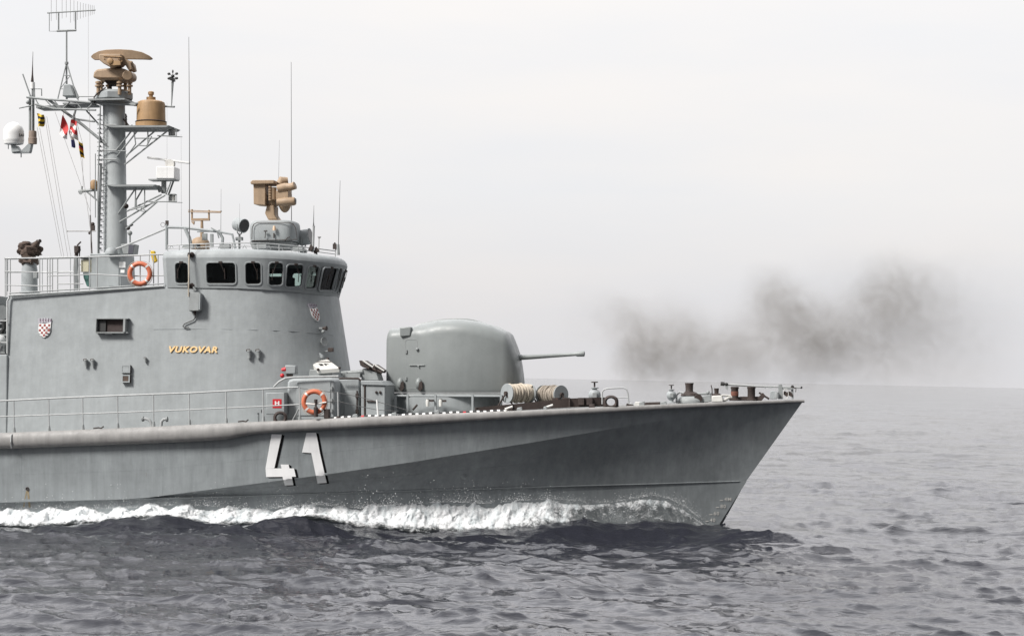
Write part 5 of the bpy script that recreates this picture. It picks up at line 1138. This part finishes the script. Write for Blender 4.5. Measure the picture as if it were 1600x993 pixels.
# wake data from the photo: foam top and lower edge along the hull
FT = [(-1300, 812), (0, 799), (60, 792), (100, 790), (180, 793), (240, 788), (300, 786), (400, 794), (500, 786), (560, 792), (640, 785), (700, 782), (760, 784), (820, 779), (870, 777), (905, 780), (950, 783), (985, 777), (1020, 771.5), (1045, 776), (1070, 789), (1095, 808), (1112, 826)]
FL = [(-1300, 862), (0, 819), (50, 822), (130, 816), (200, 809), (260, 807), (290, 810), (330, 819), (400, 818), (440, 808), (490, 805), (520, 811), (560, 822), (640, 830), (720, 833), (800, 832), (850, 826), (900, 824), (1000, 826), (1112, 833)]
def bwl(X): return hb(X, 3.62, XW+.45, 17, 1.22)
Xs = np.linspace(XEND, XW+.5, 700); Bw = np.array([bwl(x) for x in Xs])
ridge = []; topz = []
for x, b in zip(Xs, Bw):
    for pts, lst, dy in ((FL, ridge, 1.0), (FT, topz, .1)):
        q = Vector((x, -b-dy, 4)); px, _, dep = proj(q); z = C.z-(ip(px, pts)-Y0)*dep/F; lst.append((T @ Vector((x, -b-dy, z))).z)
ridge = np.array(ridge); topz = np.array(topz)
def wake(x, y):
    b = np.interp(x, Xs, Bw); R_ = np.interp(x, Xs, ridge); s = np.abs(y); d = s-b
    on = np.clip((XW+.9-x)/2.2, 0, 1)*np.clip((x-XEND+25)/20, 0, 1)
    g = np.where(d < 1, np.exp(-((d-1)/1.2)**2), np.exp(-((d-1)/1.5)**2))
    z = R_*g*on
    # diverging trough and second crest
    z += on*(-.24*np.exp(-((d-3.3)/1.3)**2)+.12*np.exp(-((d-6.3)/1.6)**2))*np.clip(.55+.45*np.sin(x*.55+1), .2, 1)
    nb = np.clip((XW+1.5-x)/2.5, 0, 1)*np.clip((x-XW+9)/5, 0, 1)
    z += nb*(.10*np.exp(-((d-1.5)/.9)**2)-.22*np.exp(-((d-4.2)/1.8)**2))
    z += on*.16*fbm(x/1.3, y/.7, 63, 4)*np.exp(-((d-2.2)/2.6)**2)
    # swell humps rolling out ahead of the stem
    z += .16*np.exp(-((x-(XW+2.5)+.25*(y+2))/2.2)**2)*np.exp(-((y+1.5)/4.5)**2)
    fw = (x-C.x)*D.x+(y-C.y)*D.y; la = (x-C.x)*Rr.x+(y-C.y)*Rr.y
    m_ = np.clip((la-7.5)/2.5, 0, 1)*np.clip((24-la)/5, 0, 1); wob = .9*fbm(la/3.2, la*0+2, 5, 4)
    z += m_*(.15*np.exp(-((fw-64.6-wob)/.8)**2)-.08*np.exp(-((fw-63-wob)/.9)**2)+.09*np.exp(-((fw-60.6-wob*.8)/.6)**2))*(.75+.6*fbm(la/1.1, fw/1.0, 6, 4))
    return z
ang_d = np.linspace(rad(-17.5), rad(17.5), 1250); ang_o = np.concatenate([np.linspace(rad(-180), rad(-17.5), 70)[:-1]]); ang_p = np.linspace(rad(17.5), rad(180), 70)[1:-1]
angs = np.concatenate([ang_o, ang_d, ang_p]); na = len(angs)
inv = np.concatenate([np.linspace(1/3., 1/24., 40)[:-1], np.linspace(1/24., 1/140., 560)[:-1], np.linspace(1/140., 1/1200., 110)[:-1], 1/np.geomspace(1200, 90000, 24)])
ds_ = 1/inv; nr_ = len(ds_)
A_, R2 = np.meshgrid(angs, ds_); hd = math.atan2(D.y, D.x)
X_ = C.x+R2*np.cos(hd-A_); Y_ = C.y+R2*np.sin(hd-A_)
xx = X_.copy(); yy = Y_.copy(); Z = np.zeros_like(X_)
inner = (np.abs(A_) < rad(18)).astype(np.float32)
for tl, Lm, far, ch in ((T1, 131., 4000., .9), (T2, 37., 1500., 1.05), (T3, 13.7, 400., 1.25)):
    h_, dx_, dy_ = samp(tl, Lm, X_, Y_); fade = np.clip(1.6-R2/far, 0, 1)*(inner if Lm < 100 else .3+.7*inner)
    gust = np.clip(.95+.55*fbm(X_/14, Y_/14, 40, 3), .35, 1.6) if Lm < 100 else 1
    Z += h_*fade*gust; xx -= dx_*fade*ch*gust; yy -= dy_*fade*ch*gust
Z += wake(X_, Y_)*(R2 < 160)
hullmask = (np.abs(Y_)-np.interp(X_, Xs, Bw) < .3) & (X_ < XW+.4) & (X_ > XEND)
Z = np.where(hullmask, np.minimum(Z, np.interp(X_, Xs, ridge)), Z)
vs_ = np.stack([xx, yy, Z], -1).reshape(-1, 3)
i_, j_ = np.meshgrid(np.arange(nr_-1), np.arange(na), indexing='ij'); j2 = (j_+1) % na
fc_ = np.stack([i_*na+j_, (i_+1)*na+j_, (i_+1)*na+j2, i_*na+j2], -1).reshape(-1, 4)
def npmesh(name, v, f, m):
    me = bpy.data.meshes.new(name); me.vertices.add(len(v)); me.vertices.foreach_set('co', v.astype(np.float32).ravel())
    k = f.shape[1]; me.loops.add(len(f)*k); me.loops.foreach_set('vertex_index', f.astype(np.int32).ravel()); me.polygons.add(len(f)); me.polygons.foreach_set('loop_start', np.arange(0, len(f)*k, k, dtype=np.int32)); me.polygons.foreach_set('loop_total', np.full(len(f), k, dtype=np.int32))
    me.update(calc_edges=True); me.validate(); me.polygons.foreach_set('use_smooth', np.ones(len(me.polygons), dtype=bool)); me.materials.append(m)
    o = bpy.data.objects.new(name, me); COL.objects.link(o); return o
# centre cap
vs_ = np.vstack([vs_, [[C.x, C.y, 0]]]); 
wm_ = bpy.data.materials.new('sea_water'); wm_.use_nodes = True; t = wm_.node_tree; nn = t.nodes; b = nn['Principled BSDF']
b.inputs['Base Color'].default_value = (.020, .021, .028, 1); b.inputs['Roughness'].default_value = .10; b.inputs['IOR'].default_value = 1.333
tc = nn.new('ShaderNodeTexCoord')
def wn(sc, mp_, det, dist, prev=None, strength=1, kind='FBM'):
    m1 = nn.new('ShaderNodeMapping'); m1.inputs['Scale'].default_value = mp_; m1.inputs['Rotation'].default_value = (0, 0, .35); t.links.new(tc.outputs['Object'], m1.inputs[0])
    z = nn.new('ShaderNodeTexNoise'); z.inputs['Scale'].default_value = sc; z.inputs['Detail'].default_value = det; z.inputs['Roughness'].default_value = .6; z.noise_type = kind; t.links.new(m1.outputs[0], z.inputs['Vector'])
    bp = nn.new('ShaderNodeBump'); bp.inputs['Distance'].default_value = dist; bp.inputs['Strength'].default_value = strength; t.links.new(z.outputs['Fac'], bp.inputs['Height'])
    if prev: t.links.new(prev.outputs[0], bp.inputs['Normal'])
    return bp
b0 = wn(.11, (.7, 1.6, 1), 3, .75); b1 = wn(5.5, (1, 1.6, 1), 3, .010, b0); b2_ = wn(.8, (.5, 2.4, 1), 4, .012, b1, 1, 'RIDGED_MULTIFRACTAL'); b2_ = wn(1.3, (.5, 2.2, 1), 5, .035, b2_); t.links.new(b2_.outputs[0], b.inputs['Normal'])
npmesh('water', vs_, fc_, wm_)['kind'] = 'structure'

# ------------------------------------------------------------------ foam along the hull
def foam_mat(name, soft):
    m = bpy.data.materials.new(name); m.use_nodes = True; t = m.node_tree; n = t.nodes; n.clear(); o = n.new('ShaderNodeOutputMaterial')
    at = n.new('ShaderNodeAttribute'); at.attribute_name = 'cover'; tc = n.new('ShaderNodeTexCoord')
    def nz(sc, det, mp_=(1, 1, 1)):
        m1 = n.new('ShaderNodeMapping'); m1.inputs['Scale'].default_value = mp_; t.links.new(tc.outputs['Object'], m1.inputs[0]); z = n.new('ShaderNodeTexNoise'); z.inputs['Scale'].default_value = sc; z.inputs['Detail'].default_value = det; z.inputs['Roughness'].default_value = .68; t.links.new(m1.outputs[0], z.inputs['Vector']); return z.outputs['Fac']
    a = n.new('ShaderNodeMath'); a.operation = 'ADD'; t.links.new(at.outputs['Fac'], a.inputs[0]); t.links.new(nz(4.5, 9), a.inputs[1])
    a2 = n.new('ShaderNodeMath'); a2.operation = 'MULTIPLY_ADD'; t.links.new(nz(26, 5), a2.inputs[0]); a2.inputs[1].default_value = .5; t.links.new(a.outputs[0], a2.inputs[2])
    mr = n.new('ShaderNodeMapRange'); mr.interpolation_type = 'SMOOTHSTEP'; mr.inputs[1].default_value = 1.17; mr.inputs[2].default_value = 1.17+soft; t.links.new(a2.outputs[0], mr.inputs[0])
    df = n.new('ShaderNodeBsdfDiffuse'); df.inputs[0].default_value = (.93, .94, .95, 1); tl = n.new('ShaderNodeBsdfTranslucent'); tl.inputs[0].default_value = (.80, .86, .86, 1); mx = n.new('ShaderNodeMixShader'); mx.inputs[0].default_value = .18; t.links.new(df.outputs[0], mx.inputs[1]); t.links.new(tl.outputs[0], mx.inputs[2])
    cm = n.new('ShaderNodeMix'); cm.data_type = 'RGBA'; cm.inputs[6].default_value = (.70, .75, .77, 1); cm.inputs[7].default_value = (.93, .94, .95, 1); cr2 = n.new('ShaderNodeMapRange'); cr2.inputs[1].default_value = .36; cr2.inputs[2].default_value = .56; t.links.new(nz(2.6, 7, (1.6, 1, .7)), cr2.inputs[0]); t.links.new(cr2.outputs[0], cm.inputs[0]); t.links.new(cm.outputs[2], df.inputs[0])
    bp = n.new('ShaderNodeBump'); bp.inputs['Distance'].default_value = .012; t.links.new(nz(14, 6), bp.inputs['Height']); t.links.new(bp.outputs[0], df.inputs['Normal'])
    tr = n.new('ShaderNodeBsdfTransparent'); m2 = n.new('ShaderNodeMixShader'); t.links.new(mr.outputs[0], m2.inputs[0]); t.links.new(tr.outputs[0], m2.inputs[1]); t.links.new(mx.outputs[0], m2.inputs[2]); t.links.new(m2.outputs[0], o.inputs[0]); return m
FM = foam_mat('foam', .42)
ZS_ = np.array([zline(x, bS(x), SPR) if x < XS-.05 else zline(XS-.1, bS(XS-.1), SPR) for x in Xs]); BS_ = np.array([bS(x) for x in Xs]); BW_ = np.array([bW(x) for x in Xs])
def hull_b(x, zw):
    zs = C.z+(zw-HCAM-math.sin(TH)*(x-C.x))/math.cos(TH); t = np.clip((zs+.35)/(np.interp(x, Xs, ZS_)+.35), -.2, 1.3)
    return np.interp(x, Xs, BW_)*(1-t)+(np.interp(x, Xs, BS_)-.06)*t
def foam_strip(name, sgn, lift, outk, covk, seed, nx=1700, nv=64, x0=XEND):
    gx = np.linspace(x0, XW+.52, nx); gv = np.linspace(0, 1, nv); GX, GV = np.meshgrid(gx, gv, indexing='ij')
    B = np.interp(GX, Xs, Bw); Tz = np.interp(GX, Xs, topz); Rz = np.interp(GX, Xs, ridge)
    rag = fbm(GX*1.9, GX*0+3, seed, 6, .62)*.26*np.clip((XW-1.6-GX)/3, 0, 1); Tz = Tz+rag+lift
    V = GV; prof = (1-V)**1.15
    d = -.05+1.15*outk*V**1.1; Zf = Rz-.06+(Tz-Rz+.06)*prof
    Zf = np.where(V > .93, Zf-(V-.93)*2.5, Zf)
    a = .10*np.clip(np.sin(np.pi*np.clip(V*1.15, 0, 1)), 0, 1)+.02
    fwd = np.clip((GX-(XW-5.8))/3.0, 0, 1); a = a*(1-.75*fwd)
    n1 = fbm(GX*2.2, GV*2.2, seed+9, 6, .6); n2 = fbm(GX*7, GV*7, seed+30, 4, .6)
    Zf = Zf+a*n1*1.5; d = d+a*(n2*.6+n1)
    X = GX+.05*n2; Yv = sgn*(np.maximum(hull_b(GX, np.maximum(Zf, np.interp(GX, Xs, ridge))), .01)*(1-V)+np.interp(GX, Xs, Bw)*V+d)
    cov = .86-1.3*np.clip(GV-.62, 0, 1)*1.3-1.6*np.clip(.16-GV, 0, 1)-.5*np.clip(.10-GV, 0, .1)*10*.8
    cov = cov-fwd*(.425+.05*np.sin(GX*3)-.22*np.exp(-((GV-.12)/.13)**2)-.24*np.exp(-((GV-.80)/.13)**2)*(1-fwd*.6))
    cov = cov+.14*n1-.25*np.clip((GX-(XW+.2))/.3, 0, 1)
    cov = cov*1+covk
    v = np.stack([X, Yv, Zf], -1).reshape(-1, 3); i, j = np.meshgrid(np.arange(nx-1), np.arange(nv-1), indexing='ij'); f = np.stack([i*nv+j, (i+1)*nv+j, (i+1)*nv+j+1, i*nv+j+1], -1).reshape(-1, 4)
    o = npmesh(name, v, f, FM); at = o.data.attributes.new('cover', 'FLOAT', 'POINT'); at.data.foreach_set('value', cov.astype(np.float32).ravel()); o['kind'] = 'stuff'; return o
f1 = foam_strip('foam', -1, 0, 1, 0, 51); tag(f1, 'white churned bow wave foam running along the near hull side', 'foam')
f2 = foam_strip('foam', 1, 0, 1, 0, 71, nx=700, nv=30); tag(f2, 'white bow wave foam along the far side of the hull', 'foam')
f3 = foam_strip('wispy_spray', -1, .10, 1.3, -.50, 91); tag(f3, 'thin wisps of spray torn off the bow wave crest', 'spray')
f4 = foam_strip('wispy_spray', -1, .17, .7, -.54, 123); tag(f4, 'faint mist lifting off the top edge of the bow wave', 'spray')
# droplets
pts = []
def drops(x0, x1, n, up=10, out=(.1, .9), sz=(.004, .014), down=0):
    k = 0
    while k < n:
        px = random.uniform(x0, x1); dens = float(fbm(np.array([px/22.]), np.array([3.3]), 77, 4))
        if dens < random.uniform(-.5, .35): continue
        py = ip(px, FT)+2-min(random.expovariate(1/up), up*4)*(1+1.5*max(dens, 0))+random.uniform(0, down)
        X = P(px, py, -3).x; z = P(px, py, -3).z; b_ = float(hull_b(np.array([X]), np.array([z-.3]))[0]); pts.append((T @ P(px, py, -(b_+random.uniform(*out))), random.triangular(sz[0], sz[1], sz[0]))); k += 1
drops(-40, 1090, 5000, 2.2, sz=(.002, .006)); drops(-40, 1090, 900, 3.2); drops(-40, 860, 500, 8); drops(300, 460, 160, 9); drops(420, 470, 40, 13); drops(560, 620, 90, 17, sz=(.006, .018)); drops(640, 860, 220, 7); drops(860, 1100, 1500, 3, (.0, .5), (.003, .010), 42); drops(860, 1000, 700, 2, (.3, .9), (.003, .012), 42); drops(1000, 1108, 300, 2.5, (.0, .2), (.003, .008))
DV = []; DF = []
octa = np.array([(1, 0, 0), (-1, 0, 0), (0, 1, 0), (0, -1, 0), (0, 0, 1), (0, 0, -1)], float); of = [(0, 2, 4), (2, 1, 4), (1, 3, 4), (3, 0, 4), (2, 0, 5), (1, 2, 5), (3, 1, 5), (0, 3, 5)]
for k, (p, s) in enumerate(pts): DV.append(octa*s+np.array(p)); DF += [(a+6*k, b_+6*k, c_+6*k) for a, b_, c_ in of]
sp = npmesh('spray_droplets', np.vstack(DV), np.array(DF), mat('spray_white', (.85, .86, .87), .4)); tag(sp, 'white droplets thrown up by the bow wave', 'spray', kind='stuff')

# ------------------------------------------------------------------ gun smoke
YS = 2.0
blobs = [(968, 492, 30, .55), (1000, 530, 36, 1.0), (1015, 563, 34, 1.15), (985, 570, 26, .6), (1060, 548, 40, .9), (1110, 548, 40, .8), (1135, 560, 42, .6), (1170, 550, 44, .45), (1250, 545, 72, .32), (1420, 530, 78, .34), (1050, 570, 60, .4), (1500, 500, 80, .25), (1045, 520, 40, .4), (1340, 520, 50, .6), (1215, 468, 34, .95), (1240, 505, 40, 1.1), (1270, 540, 40, .9), (1300, 530, 36, .7), (1180, 520, 46, .4), (1310, 555, 50, .4), (1220, 560, 50, .32), (1385, 455, 40, .75), (1420, 440, 30, .55), (1400, 490, 56, .65), (1455, 480, 44, .4), (1380, 550, 55, .45), (1500, 535, 60, .22), (930, 500, 40, .15), (1330, 470, 60, .2)]
pa = P(800, 300, YS); pb_ = P(1760, 700, YS); cc_ = (pa+pb_)/2; sz = Vector((abs(pb_.x-pa.x), 5.0, abs(pa.z-pb_.z)))
mb = MB().box(cc_, *sz); sm = bpy.data.materials.new('gun_smoke'); 
so_ = obj('smoke', mb, sm); bpy.context.view_layer.update(); so_.matrix_world = T @ so_.matrix_world; tag(so_, 'drifting brown grey gun smoke hanging in the air beyond the bow', 'smoke', kind='stuff')
for p_ in so_.data.polygons: p_.use_smooth = False
sm.use_nodes = True; t = sm.node_tree; n = t.nodes; n.clear(); o = n.new('ShaderNodeOutputMaterial'); pv = n.new('ShaderNodeVolumePrincipled'); t.links.new(pv.outputs[0], o.inputs['Volume'])
pv.inputs['Color'].default_value = (.40, .378, .352, 1); pv.inputs['Anisotropy'].default_value = .1
tc = n.new('ShaderNodeTexCoord'); base = BASE[so_.name]
nzv = n.new('ShaderNodeTexNoise'); nzv.inputs['Scale'].default_value = .75; nzv.inputs['Detail'].default_value = 5; nzv.inputs['Roughness'].default_value = .55; t.links.new(tc.outputs['Object'], nzv.inputs['Vector'])
sb = n.new('ShaderNodeVectorMath'); sb.operation = 'SUBTRACT'; t.links.new(nzv.outputs['Color'], sb.inputs[0]); sb.inputs[1].default_value = (.5, .5, .5)
wa = n.new('ShaderNodeVectorMath'); wa.operation = 'MULTIPLY_ADD'; t.links.new(sb.outputs[0], wa.inputs[0]); wa.inputs[1].default_value = (1.3, 1.3, 1.2); t.links.new(tc.outputs['Object'], wa.inputs[2])
acc = None
for px, py, r_, wt in blobs:
    c0 = P(px, py, YS+random.uniform(-.4, .4))-base
    dd = n.new('ShaderNodeVectorMath'); dd.operation = 'DISTANCE'; t.links.new(wa.outputs[0], dd.inputs[0]); dd.inputs[1].default_value = c0
    mr = n.new('ShaderNodeMapRange'); mr.interpolation_type = 'SMOOTHERSTEP'; mr.inputs[1].default_value = r_*.0187*2.3; mr.inputs[2].default_value = 0; mr.inputs[3].default_value = 0; mr.inputs[4].default_value = wt*36/r_; t.links.new(dd.outputs['Value'], mr.inputs[0])
    if acc is None: acc = mr.outputs[0]
    else:
        ad = n.new('ShaderNodeMath'); ad.operation = 'ADD'; t.links.new(acc, ad.inputs[0]); t.links.new(mr.outputs[0], ad.inputs[1]); acc = ad.outputs[0]
n2 = n.new('ShaderNodeTexNoise'); n2.inputs['Scale'].default_value = 2.8; n2.inputs['Detail'].default_value = 5; t.links.new(wa.outputs[0], n2.inputs['Vector'])
m3 = n.new('ShaderNodeMapRange'); m3.inputs[1].default_value = .3; m3.inputs[2].default_value = .72; m3.inputs[3].default_value = .35; m3.inputs[4].default_value = 1.7; t.links.new(n2.outputs['Fac'], m3.inputs[0])
m4 = n.new('ShaderNodeMath'); m4.operation = 'MULTIPLY'; t.links.new(acc, m4.inputs[0]); t.links.new(m3.outputs[0], m4.inputs[1])
m5 = n.new('ShaderNodeMath'); m5.operation = 'MULTIPLY'; t.links.new(m4.outputs[0], m5.inputs[0]); m5.inputs[1].default_value = .32; t.links.new(m5.outputs[0], pv.inputs['Density'])
